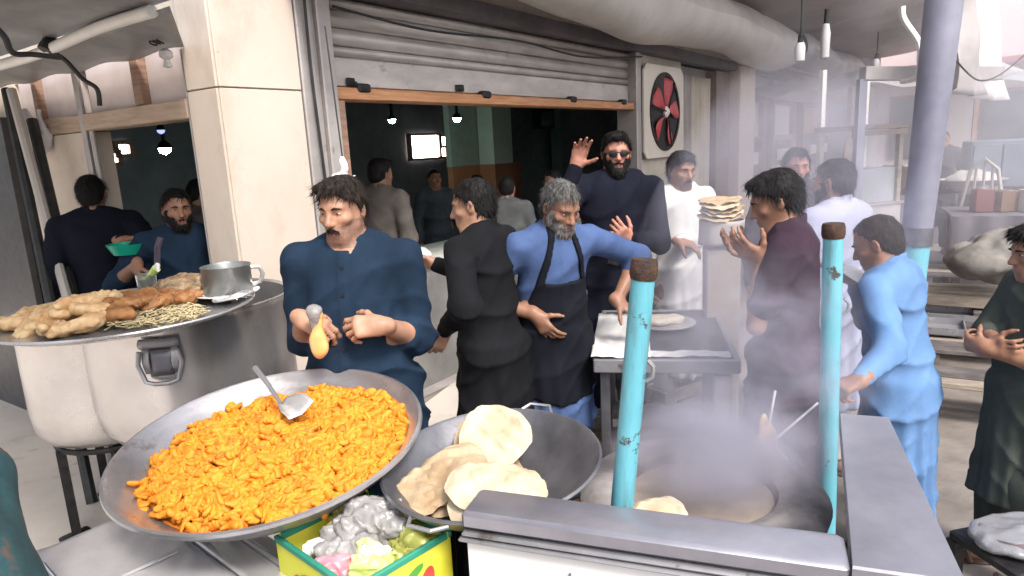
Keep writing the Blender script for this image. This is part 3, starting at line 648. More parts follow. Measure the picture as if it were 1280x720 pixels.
for (u0, v0, u1, v1, n_, nm) in ((512, 170, 548, 196, -6.44, 'window'), (550, 171, 557, 182, -6.44, 'window'), (550, 185, 557, 195, -6.44, 'window'), (146, 181, 161, 192, -6.44, 'window'), (135, 192, 146, 203, -6.44, 'window')):
    sA, zA = facpix(u0, v0, n_); sB, zB = facpix(u1, v1, n_); mb = MB(); fbox(mb, sA, sB, n_ - .03, n_, zB, zA); wo_ = part(mb, nm, winE)
    mb = MB(); 
    for e_ in ((sA - .06, sA, zB - .05, zA + .05), (sB, sB + .06, zB - .05, zA + .05), (sA, sB, zA, zA + .05), (sA, sB, zB - .05, zB)): fbox(mb, e_[0], e_[1], n_ - .04, n_ + .05, e_[2], e_[3])
    part(mb, 'frame', woodb, False, wo_)
cnt = empty('shop_counter', (0, 0, 0), 0, 'long steel fronted counter just inside the wide shop opening', 'counter')
mb = MB(); fbox(mb, .06, 3.8, -1.0, -.42, 0, .915); mb.build('front_panel', mat('stained steel front', (.22, .215, .21), (.36, .35, .34), rough=.45, metal=.5, scale=3, bump=.1), cnt)
mb = MB(); fbox(mb, .03, 3.83, -1.03, -.38, .918, .955, 0, .006); mb.build('counter_top', mat('pale counter stone', (.4, .385, .37), (.52, .5, .48), rough=.4, scale=8), cnt, True)
# shutter
S_ = empty('roller_shutter', (0, 0, 0), 0, 'grey steel roller shutter half rolled up above the shop opening', 'shutter')
zz = [2.60, 2.535, 2.44, 2.345, 2.285]
for i in range(4):
    mb = MB(); z1, z0 = zz[i], zz[i + 1]
    prof = [(-.03, z1 - .001), (-.012, z1 - .006), (.004, (z0 + z1) / 2 + .012), (.006, (z0 + z1) / 2), (-.004, z0 + .014), (-.022, z0 + .005), (-.03, z0 + .001)]
    V = [fac(s, n - .07, z) for s in (-.03, 3.855) for (n, z) in prof]; n = len(prof)
    mb.add(V, [[j, j + 1, n + j + 1, n + j] for j in range(n - 1)]); mb.build('slat', shutm, S_, True, .003)
mb = MB(); fbox(mb, -.028, 3.853, -.098, -.072, 2.125, 2.284, 0, .006); bp_ = mb.build('bottom_plate', shutm, S_, True)
for (s_, w_) in ((.12, .05), (1.1, .03)):
    mb = MB(); 
    for q in range(4): a_ = s_ + (rng.random() - .5) * w_; fbox(mb, a_, a_ + .02 + .05 * rng.random(), -.07, -.056, 2.128 + rng.random() * .012, 2.15 + rng.random() * .03, 0, .005)
    mb.build('lock_bolt', iron, S_, True)

# exhaust fan
s0, _z = facpix(803, 140, -.02); s1, _z = facpix(848, 140, -.02); fc = fac((s0 + s1) / 2, -.02, 2.03); FR = .40
fan = empty('exhaust_fan', fc, FROT, 'large red bladed exhaust fan in a square cream board right of the shutter', 'fan')
def fanm(mb): mb.v = [(v[0], -v[2], v[1]) for v in mb.v]; return mb      # lathe axis z -> local -y (towards the street)
mb = MB(); N_ = 40; Vq = []
for (a_, rr) in [(2 * math.pi * i / N_, FR) for i in range(N_)]: Vq.append((rr * math.cos(a_), -.03, rr * math.sin(a_)))
for i in range(N_):
    a_ = 2 * math.pi * i / N_; q = max(abs(math.cos(a_)) / .56, abs(math.sin(a_)) / .48); Vq.append((math.cos(a_) / q, -.03, math.sin(a_) / q))
mb.add(Vq, [[i, (i + 1) % N_, N_ + (i + 1) % N_, N_ + i] for i in range(N_)]); mb.build('fan_board', mat('cream fan board', (.66, .60, .52), (.74, .68, .6), rough=.5, scale=3), fan, False, .02)
mb = MB(); mb.lathe([(FR + .015, .04), (FR + .015, .055), (FR - .02, .055), (FR - .02, -.0), (FR - .02, -.05)], 48); fanm(mb).build('ring', iron, fan, True)
mb = MB(); mb.lathe([(0.001, -.02), (FR, -.02), (FR, -.015), (.001, -.015)], 40); fanm(mb).build('dark_hole_disc', blackm, fan, True)  # flat black disc painting the darkness of the open hole behind the blades
redp = mat('worn red paint', (0.42, 0.035, 0.05), (0.60, 0.09, 0.10), rough=.45, scale=9, bump=.1); chips(redp, (.08, .02, .02), .68)
for i in range(5):
    a_ = 2 * math.pi * i / 5 + .3; mb = MB()
    def bl(u, v, a_=a_):
        r_ = .06 + u * (FR - .1); w_ = (.40 + .66 * math.sin(u * 2.2)) * 1.12; an = a_ + (v - .5) * w_ * (1.15 - .3 * u); return (r_ * math.cos(an), -.03 - .012 + (v - .5) * .05, r_ * math.sin(an))
    mb.grid(bl, 8, 6); mb.build('blade', redp, fan, True, .004)
mb = MB(); mb.lathe([(.001, .03), (.055, .03), (.06, .06), (.03, .085), (.001, .09)], 20); fanm(mb).build('hub', whitem, fan, True)
for i in range(3):
    a_ = i * 2.09 + .9; mb = MB(); mb.tube([(.05 * math.cos(a_), -.075, .05 * math.sin(a_)), (FR * math.cos(a_), -.06, FR * math.sin(a_))], .008, 6); mb.build('guard_bar', iron, fan)

# curtains in the recess
for (s0, s1, mm, lab) in ((5.35, 5.75, greyw, 'grey mauve curtain strip right beside the exhaust fan board'), (5.78, 6.45, mat('cream curtain', (.5, .44, .36), (.64, .57, .48), rough=.8, scale=3), 'cream curtain hanging in the recess left of the column')):
    mb = MB(); mb.grid(lambda u, v: fac(s0 + (s1 - s0) * u, -.12 + .022 * math.sin(u * 26) + .008 * math.sin(u * 61 + v * 3), .12 + 2.36 * v), 40, 8)
    tag(mb.build('curtain', mm, None, True, .004), lab, 'curtain')

# second shop front beyond the column
B2 = empty('second_shop', (0, 0, 0), 0, 'further shop front with brown framed doors and bright panes beyond the column', 'building')
mb = MB(); fbox(mb, 7.87, 17.5, -.5, -.2, 0, .9); fbox(mb, 7.87, 17.5, -.5, -.2, 2.32, 2.72); mb.build('wall', mat('pale shop wall', (.3, .26, .25), (.42, .37, .36), rough=.7, scale=2), B2)
mb = MB(); fbox(mb, 7.87, 17.5, -.15, .05, 2.72, 2.8); fbox(mb, 7.87, 17.5, -.4, -.1, 2.84, 4.4); mb.build('fascia', framem, B2)
mb = MB(); fbox(mb, 7.87, 17.5, -3.4, -3.2, 0, 2.7); fbox(mb, 7.87, 17.5, -3.2, -.3, 2.68, 2.71); mb.build('inner_wall', darkin, B2)
ss = [8.02, 9.3, 9.9, 11.5, 12.3, 15.6]
for i, (a_, b_) in enumerate(((8.02, 9.25), (9.95, 11.4), (12.3, 15.6))):
    mb = MB()
    for (x0, x1, z0, z1) in ((a_ - .05, a_ + .05, .9, 2.3), (b_ - .05, b_ + .25, .9, 2.3), (a_ + .05, b_ - .05, 2.24, 2.3), (a_ + .05, b_ - .05, 1.62, 1.70), (a_ + .05, b_ - .05, .9, .98)): fbox(mb, x0, x1, -.26, -.13, z0, z1)
    fr = mb.build('window', woodb, B2)
    mb = MB(); fbox(mb, a_ + .05, b_ - .05, -.21, -.19, 1.70, 2.24); mb.build('pane', pane_notice if i < 2 else mat('amber pane', (.4, .26, .17), (.5, .34, .24), rough=.3), fr)
    mb = MB(); fbox(mb, a_ + .05, b_ - .05, -.21, -.19, .98, 1.62); mb.build('pane', glassy, fr)
    mb = MB(); fbox(mb, a_ + .05 + .3 * (b_ - a_), b_ - .05, -.185, -.18, 1.25, 1.45); mb.build('notice', pane_notice, fr)

# ------------------------------------------------------------------ awnings
def roll(name, s0, s1, zc, nc, r, lab, mm, seed=0):
    e = empty(name, (0, 0, 0), 0, lab, 'awning')
    def fn(u, v):
        s = s0 + (s1 - s0) * u; a = 2 * math.pi * v
        endf = min(1.0, (1 - u) * (s1 - s0) / .25 + .35); sag = .03 * math.sin(s * 1.4 + seed)
        rr = r * endf * (1 + .07 * math.sin(s * 1.7 + a * 2 + seed) + .03 * math.sin(s * 4.1 + a * 3) + .02 * abs(math.sin(s * 2.9 + a * 1.5 + 2 * math.sin(s * .8))))
        return fac(s, nc + rr * math.cos(a) * 1.05, zc + sag + rr * math.sin(a) * .92)
    mb = MB(); mb.grid(fn, 70, 29); mb.build('tarp_roll', mm, e, True)
    mb = MB()
    mb = MB(); mb.tube([fac(s0, nc, zc), fac(s1 + .15, nc, zc)], .03, 8); mb.build('roller_tube', framem, e, True)
    return e
roll('awning_roll', -.35, 8.35, 2.93, .36, .31, 'fat silver grey tarpaulin roll along the top of the wide shop opening', tarpl)
roll('awning_roll', 8.6, 15.2, 2.98, .40, .25, 'grey rolled tarpaulin over the further shop with brown doors', tarpg, 2)
def sheet(name, fn, mm, lab, nu=26, nv=18, cat='awning', ribs=None):
    e = empty(name, (0, 0, 0), 0, lab, cat); mb = MB(); mb.grid(fn, nu, nv); mb.build('sheet', mm, e, True, .006)
    return e
e = sheet('street_awning', lambda u, v: fac(1.2 + 14.8 * u, .12 + 2.35 * v, 3.27 + .45 * v - .10 * math.sin(math.pi * v) + .06 * math.sin(u * 21 + v * 3) * (.3 + v) + .04 * math.sin(u * 47)), tarpd, 'dusty brown grey awning sheet sagging above the shops along the street', 60, 16)
for s in (4.5, 7.5, 10.5, 13.5):
    mb = MB(); mb.tube([fac(s, .1, 3.36), fac(s, 2.7, 3.80)], .022, 7); mb.build('rib', framem, e, True)
# side awning on the left with its white pipe
e = empty('side_awning', (0, 0, 0), 0, 'grey tarpaulin awning with a white front pipe over the side doorway', 'awning')
def under_sheet(u, v): t = .21 - .43 * v + 2.9 * u; return lef(t, .012 + .30 * v, 2.285 + .075 * v * (1 - .6 * u) + .010 * math.sin(u * 30) * (1 - v))
mb = MB(); mb.grid(under_sheet, 40, 6); mb.build('valance', tarpg, e, True, .004)
def over_sheet(u, v): t = -.23 - 2.5 * v + 4.6 * u; k_ = min(1, v * 5); return lef(t, .31 + 1.75 * v, 2.385 - .07 * u + .36 * v - .10 * math.sin(math.pi * v) * math.sin(u * 5 + .6) ** 2 + k_ * (.03 * math.sin(v * 7 + u * 5) + .016 * math.sin(u * 15 + v * 6) + .010 * abs(math.sin(u * 14 - v * 9))))
mb = MB(); mb.grid(over_sheet, 44, 26); mb.build('tarp', tarpg, e, True, .005)
mb = MB(); mb.tube([lef(t, .33, 2.355 - .055 * (t / 1.5) + .008 * math.sin(t * 5)) for t in np.linspace(-.12, 2.6, 15)], .026, 10); mb.build('front_pipe', whitem, e, True)
mb = MB(); mb.tube([lef(.80, .36, 2.31), lef(.80, .34, 2.34), lef(.80, .30, 2.34)], .033, 8); mb.build('clamp', blackm, e, True)
for u0, t0 in ((0, .17),):
    cu = bpy.data.curves.new('printed_letters', 'FONT'); cu.body = 'ON'; cu.size = .055; cu.extrude = .003
    o = bpy.data.objects.new('letters_tmp', cu); COL.objects.link(o); bpy.context.view_layer.update(); me = bpy.data.meshes.new_from_object(o); bpy.data.objects.remove(o)
    lo_ = bpy.data.objects.new('printed_letters', me); COL.objects.link(lo_); me.materials.append(blackm)
    pl = lef(.27, .12, 2.298); xd = Vector(tuple(-np.array([*LD, 0]))); nd = Vector((*LN, -2.2)).normalized(); yd = nd.cross(xd).normalized()
    lo_.matrix_world = Matrix(((xd.x, yd.x, nd.x, pl[0]), (xd.y, yd.y, nd.y, pl[1]), (xd.z, yd.z, nd.z, pl[2] - .012), (0, 0, 0, 1))); lo_.parent = e
def cord(pts, r, lab, mm=blackm, name='cable'):
    P = [Vector(tuple(map(float, p))) for p in pts]; out = []
    for i in range(len(P) - 1):
        for j in range(6):
            t = j / 6; p0 = P[max(i - 1, 0)]; p1 = P[i]; p2 = P[i + 1]; p3 = P[min(i + 2, len(P) - 1)]
            out.append(.5 * ((2 * p1) + (p2 - p0) * t + (2 * p0 - 5 * p1 + 4 * p2 - p3) * t * t + (3 * p1 - p0 - 3 * p2 + p3) * t ** 3))
    out.append(P[-1]); mb = MB(); mb.tube(out, r, 6); return tag(mb.build(name, mm, None, True), lab, name)
cord([lef(.82, .36, 2.33), lef(.76, .30, 2.27), lef(.74, .24, 2.18), lef(.70, .2, 2.13), lef(.70, .2, 2.05)], .012, 'black cord dangling from the clamp on the white awning pipe')
cord([at(-20, 20, 2.6), at(5, 45, 2.6), at(16, 66, 2.62), at(42, 68, 2.7), at(75, 72, 2.9)], .011, 'black cable looped under the grey side awning at top left')
# dangling pale fitting under the valance
mb = MB(); p = lef(.22, .1, 2.27); mb.lathe([(.012, 0), (.028, -.012), (.03, -.035), (.012, -.05), (.02, -.08), (.001, -.085)], 14, None); mb.v = [tuple(np.array(v) + p) for v in mb.v]
tag(mb.build('lamp_holder', mat('clouded plastic', (.5, .5, .5), rough=.3), None, True), 'small pale lamp holder under the awning beside the pillar', 'lamp holder')

# leaning poles and bag at far left
for (a_, b_, r_, mm, lab) in (((8, 112, 4.2), (62, 372, 3.75), .028, blackm, 'black pole leaning at far left, left of the pale one'), ((14, 112, 4.15), (84, 372, 3.78), .026, mat('pale pole', (.42, .38, .35), (.52, .48, .45), rough=.5), 'pale pole leaning between two black ones at far left'), ((40, 150, 4.2), (92, 370, 3.85), .03, blackm, 'black pole leaning against the cream wall below the white bag')):
    A_, B_ = at(*a_), at(*b_); dv = (B_ - A_); B_ = A_ + dv * (A_[2] - .0) / (A_[2] - B_[2]); B_[1] = max(B_[1], 3.2)
    mb = MB(); mb.tube([A_, B_], r_, 8); tag(mb.build('leaning_pole', mm, None, True), lab, 'pole')
mb = MB(); lbox(mb, 2.3, 3.6, .02, .06, 0, 2.1); so = mb.build('side_door', mat('dark side door', (.035, .035, .04), (.06, .06, .065), rough=.4), None); tag(so, 'dark steel side door behind the leaning poles', 'door')
pb = at(46, 168, 4.25)
def bagf(P): 
    Q = P - pb.astype(f32); d = ell(Q, (0, 0, -.02), (.085, .05, .11)); d = smin(d, cap(Q, (-.03, 0, .06), (-.045, 0, .14), .018, .012), .03); d = smin(d, cap(Q, (.03, 0, .06), (.04, 0, .13), .018, .012), .03)
    return d - wob(Q, 45, 2) * .012 - wob(Q, 95, 3) * .005
tag(sdf_obj('plastic_bag', bagf, pb - .2, pb + .2, .009, mat('white plastic', (.62, .6, .62), (.74, .72, .74), rough=.35, scale=8)), 'white plastic bag hanging on the cream side wall at far left', 'bag')

# lamps inside the shop
gl = emit('green lamp glow', (0.55, 1.0, 0.78), 70); bl_ = emit('blue lamp glow', (0.25, 0.3, 1.0), 1.2)
def lamp(u, v, n_, r_, mm, lab):
    s_, z_ = facpix(u, v, n_); c_ = fac(s_, n_, z_); e = empty('hanging_lamp', c_, 0, lab, 'lamp')
    mb = MB(); mb.lathe([(.001, -r_), (r_ * .8, -r_ * .6), (r_, 0), (r_ * .7, r_ * .6), (.001, r_ * .8)], 14); mb.build('bulb', mm, e, True)
    mb = MB(); mb.lathe([(r_ * 1.25, r_ * .1), (r_ * .9, r_ * .9), (.02, r_ * 1.4), (.02, 2.64 - z_)], 14); mb.build('shade', iron, e, True)
lamp(490, 150, -3.2, .045, gl, 'green glowing lamp left of the bright interior window'); lamp(571, 148, -2.6, .05, gl, 'green glowing lamp hanging right of the bright interior window')
lamp(206, 186, -4.5, .065, emit('cool lamp glow', (.9, .97, 1.0), 45), 'white glowing lamp deep inside the side doorway'); lamp(201, 163, -3.5, .035, bl_, 'small blue lamp near the ceiling in the side doorway')
# dark screens and things on the slate wall
for (u0, v0, u1, v1, lab) in ((676, 136, 722, 160, 'dark wall screen left of the man in sunglasses'), (728, 136, 760, 152, 'second dark screen just behind the man in sunglasses')):
    sA, zA = facpix(u0, v0, -3.3); sB, zB = facpix(u1, v1, -3.3); e = empty('wall_screen', (0, 0, 0), 0, lab, 'screen')
    mb = MB(); fbox(mb, sA, sB, -3.48, -3.32, zB, zA, 0, .01); mb.build('casing', iron, e, True); mb = MB(); fbox(mb, sA + .04, sB - .04, -3.318, -3.312, zB + .04, zA - .04); mb.build('screen_glass', glassy, e)
for (s_, n_, lab) in ((1.2, -2.6, 'dark dining table inside the shop behind the navy cook'), (3.4, -2.4, 'dark dining table inside the shop behind the apron man')):
    e = empty('dining_table', fac(s_, n_, 0), FROT, lab, 'table'); mb = MB(); mb.box((0, 0, .74), (1.3, .7, .03), None, 0, .006); mb.build('table_top', woodb, e, True)
    for sx in (-.58, .58):
        for sy in (-.28, .28): mb = MB(); mb.box((sx, sy, .36), (.05, .05, .72)); mb.build('leg', iron, e)

cord([fac(-.02, .03, 2.52), fac(.7, .06, 2.47), fac(1.7, .06, 2.50), fac(2.7, .06, 2.46), fac(3.9, .06, 2.55)], .008, 'thin dark cable slung along the top of the roller shutter')
cord([fac(-.20, .03, 2.75), fac(-.21, .03, 2.2), fac(-.195, .035, 1.5), fac(-.20, .03, .9)], .009, 'dark cable running down the shutter guide beside the pillar')
# ------------------------------------------------------------------ foreground food and vessels
orange = mat('orange glazed food', (0.58, 0.185, 0.007), (0.75, 0.295, 0.016), rough=0.7, scale=28, bump=0.35, bscale=120, bdist=.004, spec=.55, sss=.1)
orange2 = mat('deep orange food', (0.40, 0.10, 0.006), (0.66, 0.22, 0.014), rough=0.6, scale=30, bump=0.35, bscale=120, bdist=.004)
dough = mat('baked flatbread', (0.44, 0.335, 0.21), (0.57, 0.475, 0.35), rough=0.75, scale=11, bump=0.4, bscale=55, bdist=.006, contrast=(.32, .62), extra=[(0.27, (0.36, 0.20, 0.09))])
dough2 = mat('browner flatbread', (0.37, 0.25, 0.14), (0.52, 0.41, 0.28), rough=0.75, scale=10, bump=0.4, bscale=55, bdist=.006, extra=[(0.26, (0.25, 0.12, 0.05))])
fried = mat('golden fried crust', (0.50, 0.25, 0.09), (0.78, 0.55, 0.30), rough=0.6, scale=24, bump=0.5, bscale=90, bdist=.005, contrast=(.3, .62))
fried2 = mat('brown fried crust', (0.20, 0.075, 0.025), (0.46, 0.22, 0.08), rough=0.55, scale=24, bump=0.5, bscale=90, bdist=.005)
slaw = mat('pale shreds', (0.48, 0.39, 0.20), (0.66, 0.56, 0.36), rough=0.6, scale=30)
def place(mb_or_V, M3, c):
    mb_or_V.v = [tuple(M3 @ Vector(v) + Vector(tuple(c))) for v in mb_or_V.v]; return mb_or_V
def TM(c, nrm, rz=0.0):                                   # placement matrix for a tilted vessel
    m_ = (tilt(nrm) @ Matrix.Rotation(rz, 3, 'Z')).to_4x4(); m_.translation = Vector(tuple(map(float, c))); return m_

# big tilted pan of orange food
PC, PN, PR = (-0.674, 1.731, 1.012), (-0.035, -0.125, 1.0), .405
pan = empty('steel_pan', label='wide tilted steel pan holding the orange food at front left', cat='pan', mtx=TM(PC, PN))
mb = MB(); mb.lathe([(.001, -.088), (.26, -.085), (.315, -.066), (.37, -.02), (PR - .012, .004), (PR - .004, .009), (PR + .004, .007), (PR + .006, .0), (PR + .001, -.006), (PR - .008, -.010), (.376, -.034), (.322, -.078), (.265, -.098), (.001, -.102)], 88)
mb.build('bowl', mat('pan steel', (.36, .345, .36), (.60, .58, .59), rough=.3, metal=.8, scale=4, stretch=(1, 1, 3), bump=.06, bscale=50, rvar=.14), pan, True)
for a_ in (3.35,):
    mb = MB(); c_, s_ = math.cos(a_), math.sin(a_); 
    mb.tube([((PR - .02) * c_ - .04 * s_, (PR - .02) * s_ + .04 * c_, -.03), ((PR + .01) * c_ - .035 * s_, (PR + .01) * s_ + .035 * c_, -.045), ((PR + .02) * c_, (PR + .02) * s_, -.055), ((PR + .01) * c_ + .035 * s_, (PR + .01) * s_ - .035 * c_, -.045), ((PR - .02) * c_ + .04 * s_, (PR - .02) * s_ - .04 * c_, -.03)], .005, 7); mb.build('handle', steel_dull, pan, True)
    for q in (-.04, .04): mb = MB(); mb.lathe([(.001, 0), (.01, 0), (.008, .005), (.001, .007)], 8, None); mb.v = [((PR - .022) * c_ - q * s_ + v[0], (PR - .022) * s_ + q * c_ + v[1], -.03 - v[2]) for v in mb.v]; mb.build('rivet', steel, pan, True)
food = empty('orange_food', label='heap of glossy bright orange food pieces filling the tilted pan', cat='food', mtx=TM(PC, PN))
pz = lambda x, y: float(np.interp(math.hypot(x, y), [0, .26, .315, .37, .393], [-.088, -.085, -.066, -.02, .004]))
def heap(x, y):
    r = math.hypot((x - .025) / .342, (y - .010) / .335); base = .062 * (1 - min(r, 1) ** 2.2) - .055
    return max(base + .010 * math.sin(x * 34 + 2 * math.sin(y * 20)) + .008 * math.sin(y * 41 + x * 12), pz(x, y) + .006), r
mb = MB()
def hp(u, v):
    a_ = 2 * math.pi * u; r_ = .001 + v; x = .025 + .342 * r_ * math.cos(a_); y = .010 + .335 * r_ * math.sin(a_); return (x, y, max(heap(x, y)[0] - .012 - .03 * (v > .95), pz(x, y) + .0015))
mb.grid(hp, 64, 26, wrap=True); mb.build('sauce_bed', orange2, food, True)
chunks = []
for k in range(9):
    ln = .015 + .017 * rng.random(); rr = .006 + .007 * rng.random(); bend = (rng.random() - .3) * .018
    def cf(P, ln=ln, rr=rr, bend=bend, k=k):
        q = P.copy(); q[:, 2] += bend * (q[:, 0] / ln) ** 2; d = ell(q, (0, 0, 0), (ln, .007 + .5 * rr, .0045 + .15 * rr)); d = smin(d, ell(q, (ln * .45, .007 * (-1) ** k, .002), (ln * .55, .009, .005)), .006)
        if k % 3 == 0: d = smin(d, ell(q, (-ln * .5, .004, .003), (.012, .009, .007)), .006)
        return d - wob(P, 190, k) * .0022 - np.abs(wob(P, 120, k + 3)) * .002
    V, Q = polygonize(cf, (-.05,) * 3, (.05,) * 3, .0060, .01); chunks.append((V, Q))
cand = []
while len(cand) < 2600:
    x = .025 + (rng.random() * 2 - 1) * .35; y = .010 + (rng.random() * 2 - 1) * .345; z, r = heap(x, y)
    if r < .985 - .05 * rng.random() or (x < -.2 and r < 1.06 and rng.random() < .25): cand.append((x, y, z + .013 * (rng.random() - .45), r))
cand.sort(key=lambda c: -(c[2] - .25 * c[1] * .2 - rng.random() * .012))
def crot(): return np.array(Matrix.Rotation(rng.random() * 6.28, 3, 'Z') @ Matrix.Rotation((rng.random() - .5) * 1.1, 3, 'Y') @ Matrix.Rotation(rng.random() * 6.28, 3, 'X'))
proto = [[mesh_from('food_piece', V, Q, mm, None, True) for (V, Q) in chunks] for mm in (orange, orange2)]
sv, sq = [], []; nb_ = 0
for i, (x, y, z, r) in enumerate(cand):
    j = int(rng.integers(len(chunks))); m3 = crot()
    if i < 290:
        o = proto[1 if rng.random() < .16 else 0][j].copy(); COL.objects.link(o); o.parent = food; mm_ = Matrix(m3.tolist()).to_4x4(); mm_.translation = (x, y, z); o.matrix_local = mm_
    else:
        V, Q = chunks[j]; sv.append(V @ m3.T + (x, y, z)); sq.append(Q + nb_); nb_ += len(V)
for l_ in proto:
    for o in l_: bpy.data.objects.remove(o)
tag(mesh_from('food_pieces', np.concatenate(sv), np.concatenate(sq), orange, food, True), kind='stuff')
chips(MATS['pan steel'], (.16, .10, .06), 0.60, .14, 6); chips(dough, (.44, .27, .13), 0.64, .07, 30); chips(dough2, (.30, .16, .07), 0.62, .07, 26)
# spatula standing in the food
sp0, sp1 = at(319, 460, 2.0), at(352, 506, 1.83)
sp = empty('spatula', sp1, 0, 'steel serving spatula with a bright blade stuck into the orange food', 'spatula'); o_ = np.array(sp1)
mb = MB(); mb.tube([np.array(sp0) - o_, (np.array(sp0) * .5 + np.array(sp1) * .5) - o_ + (0, 0, .006), (0, 0, 0)], [.009, .0075, .006], 8); mb.build('handle', steel_dull, sp, True)
dx = at(378, 522, 1.73) - sp1; sd_ = np.cross(dx, (0, -.5, .8)); sd_ /= np.linalg.norm(sd_)
mb = MB(); mb.grid(lambda u, v: tuple(dx * u + sd_ * (v - .5) * (.03 + .05 * min(1, u * 1.6)) + np.array([0, 0, .018 * math.sin(u * 2.6) + .006 * abs(v - .5) * 4])), 9, 7); mb.build('blade', steel, sp, True, .003)

# big steel bowl with flatbreads
BC, BN, BR = (-0.075, 1.585, .985), (-0.058, -0.062, 1.0), .272
bowl = empty('bread_bowl', label='deep dark grey steel bowl holding flatbreads beside the orange food pan', cat='bowl', mtx=TM(BC, BN))
mb = MB(); mb.lathe([(.001, -.105), (.10, -.10), (.17, -.078), (.225, -.038), (BR - .008, .003), (BR, .007), (BR + .006, .003), (BR + .002, -.004), (.232, -.046), (.176, -.088), (.1, -.112), (.001, -.116)], 72)
mb.build('bowl', mat('bowl grey steel', (.15, .15, .165), (.28, .275, .295), rough=.4, metal=.75, scale=6, bump=.08, bscale=40, extra=[(.75, (.4, .4, .4))]), bowl, True)
for q in (1.1, 4.2):
    c_, s_ = math.cos(q), math.sin(q); mb = MB(); mb.tube([((BR) * c_ - .05 * s_, BR * s_ + .05 * c_, -.004), ((BR + .035) * c_ - .03 * s_, (BR + .035) * s_ + .03 * c_, .004), ((BR + .035) * c_ + .03 * s_, (BR + .035) * s_ - .03 * c_, .004), (BR * c_ + .05 * s_, BR * s_ - .05 * c_, -.004)], .005, 6); mb.build('handle', steel_dull, bowl, True)
def naan(c, nrm, rx, ry, rz, lab, mm, fold=0.0, th=.008, seed=0, group=None, droop=0.0, up=None, taper=0.0):
    n = Vector(nrm).normalized(); M3 = tilt(n) @ Matrix.Rotation(rz, 3, 'Z'); sd = seed * 2.3; nr, na = 16, 44
    def top(u, v, s):
        a_ = 2 * math.pi * u; e_ = 1 + .025 * math.sin(a_ * 3 + sd) + .018 * math.sin(a_ * 5 + sd * 2) + .010 * math.sin(a_ * 11 + sd)
        x, y = rx * v * e_ * math.cos(a_), ry * v * e_ * math.sin(a_); x *= 1 - taper * (y / ry) * .5
        z = .0045 * math.sin(x * 70 + sd) * math.sin(y * 62 + sd * 3) + .003 * math.sin(x * 150 + y * 90 + sd) + .006 * math.sin(a_ * 2 + sd) * v * v - droop * (x / rx) ** 2 * .03 - droop * .02 * v ** 3
        z += fold * (abs(x / rx) ** 1.5) * .09 + s * th * .5 * max(0, 1 - v ** 6) + (.004 if s > 0 else 0) * (1 - abs(v - .82) * 8 if abs(v - .82) < .125 else 0)
        return tuple(M3 @ Vector((x, y, z)) + Vector(tuple(c)))
    mb = MB(); mb.grid(lambda u, v: top(u, v, 1), na, nr, wrap=True); mb.grid(lambda u, v: top(u, 1 - v, -1), na, nr, wrap=True)
    o = mb.build('flatbread', mm, None, True); return tag(o, lab, 'bread', group)
GB = 'flatbreads piled in the steel bowl'
naan(at(618, 541, 1.70) + (0, 0, -.006), (-.05, -.52, .70), .096, .098, .2, 'pale puffy flatbread leaning topmost at the back of the steel bowl', dough, .10, .010, 1, GB, 0, None, .25)
naan(at(609, 548, 1.725) + (0, 0, -.012), (-.10, -.52, .66), .096, .10, .5, 'flatbread peeping out just behind the topmost leaning bread in the bowl', dough2, .10, .010, 2, GB, 0, None, .25)
naan(at(560, 592, 1.56), (-.18, -.22, .92), .115, .10, 1.0, 'creased brownish flatbread left of centre in the steel bowl', dough2, .14, .009, 3, GB, .4)
naan(at(535, 600, 1.53) + (0, 0, -.014), (-.30, -.20, .92), .11, .095, .3, 'dark edged folded flatbread at far left of the steel bowl', dough2, .18, .009, 4, GB, .3)
naan(at(545, 596, 1.57) + (0, 0, -.030), (-.10, -.05, 1), .12, .105, 2.1, 'lowest flatbread lying under the brownish ones in the bowl', dough2, .1, .009, 5, GB, .3)
naan(at(618, 606, 1.45) + (0, 0, .004), (.06, -.26, .96), .118, .090, -.15, 'large pale flatbread at the front of the bowl by the cart corner', dough, .12, .010, 6, GB, .5)
naan(at(622, 608, 1.455) + (0, 0, -.016), (.02, -.18, .97), .125, .098, .6, 'flatbread directly under the large pale one at the front of the bowl', dough, .1, .010, 7, GB, .5)
naan(at(600, 580, 1.60) + (0, 0, -.035), (0, -.05, 1), .13, .12, .6, 'flatbread at the bottom of the bowl under all the others', dough2, .05, .010, 8, GB, .2)

# fruit box full of plastic bags, in front of pan and bowl
BX = np.array([-.375, 1.425, .0]); bang = math.atan2(-.214, .228)
yel = mat('yellow printed card', (0.70, 0.60, 0.04), (0.80, 0.72, 0.08), rough=.5, scale=7, extra=[(.5, (.66, .66, .06))])
grn = mat('green tape', (0.02, 0.20, 0.13), (0.04, 0.28, 0.19), rough=.45, scale=6)
redprint = mat('red fruit print', (.55, .06, .05), (.68, .16, .09), rough=.5, scale=12); leafp = mat('green leaf print', (.08, .3, .05), rough=.5, scale=10)
box = empty('fruit_carton', (BX[0], BX[1], .47), bang, 'open yellow printed fruit carton with green taped rim, full of plastic bags', 'box')
bw, bd, bh = .305, .262, .425
for nm, c, d in (('side_panel', (0, -bd / 2, bh / 2), (bw, .006, bh)), ('side_panel', (0, bd / 2, bh / 2), (bw, .006, bh)), ('side_panel', (-bw / 2, 0, bh / 2), (.006, bd - .008, bh)), ('side_panel', (bw / 2, 0, bh / 2), (.006, bd - .008, bh)), ('base', (0, 0, .004), (bw - .01, bd - .01, .006))):
    mb = MB(); mb.box(c, d); mb.build(nm, yel, box)
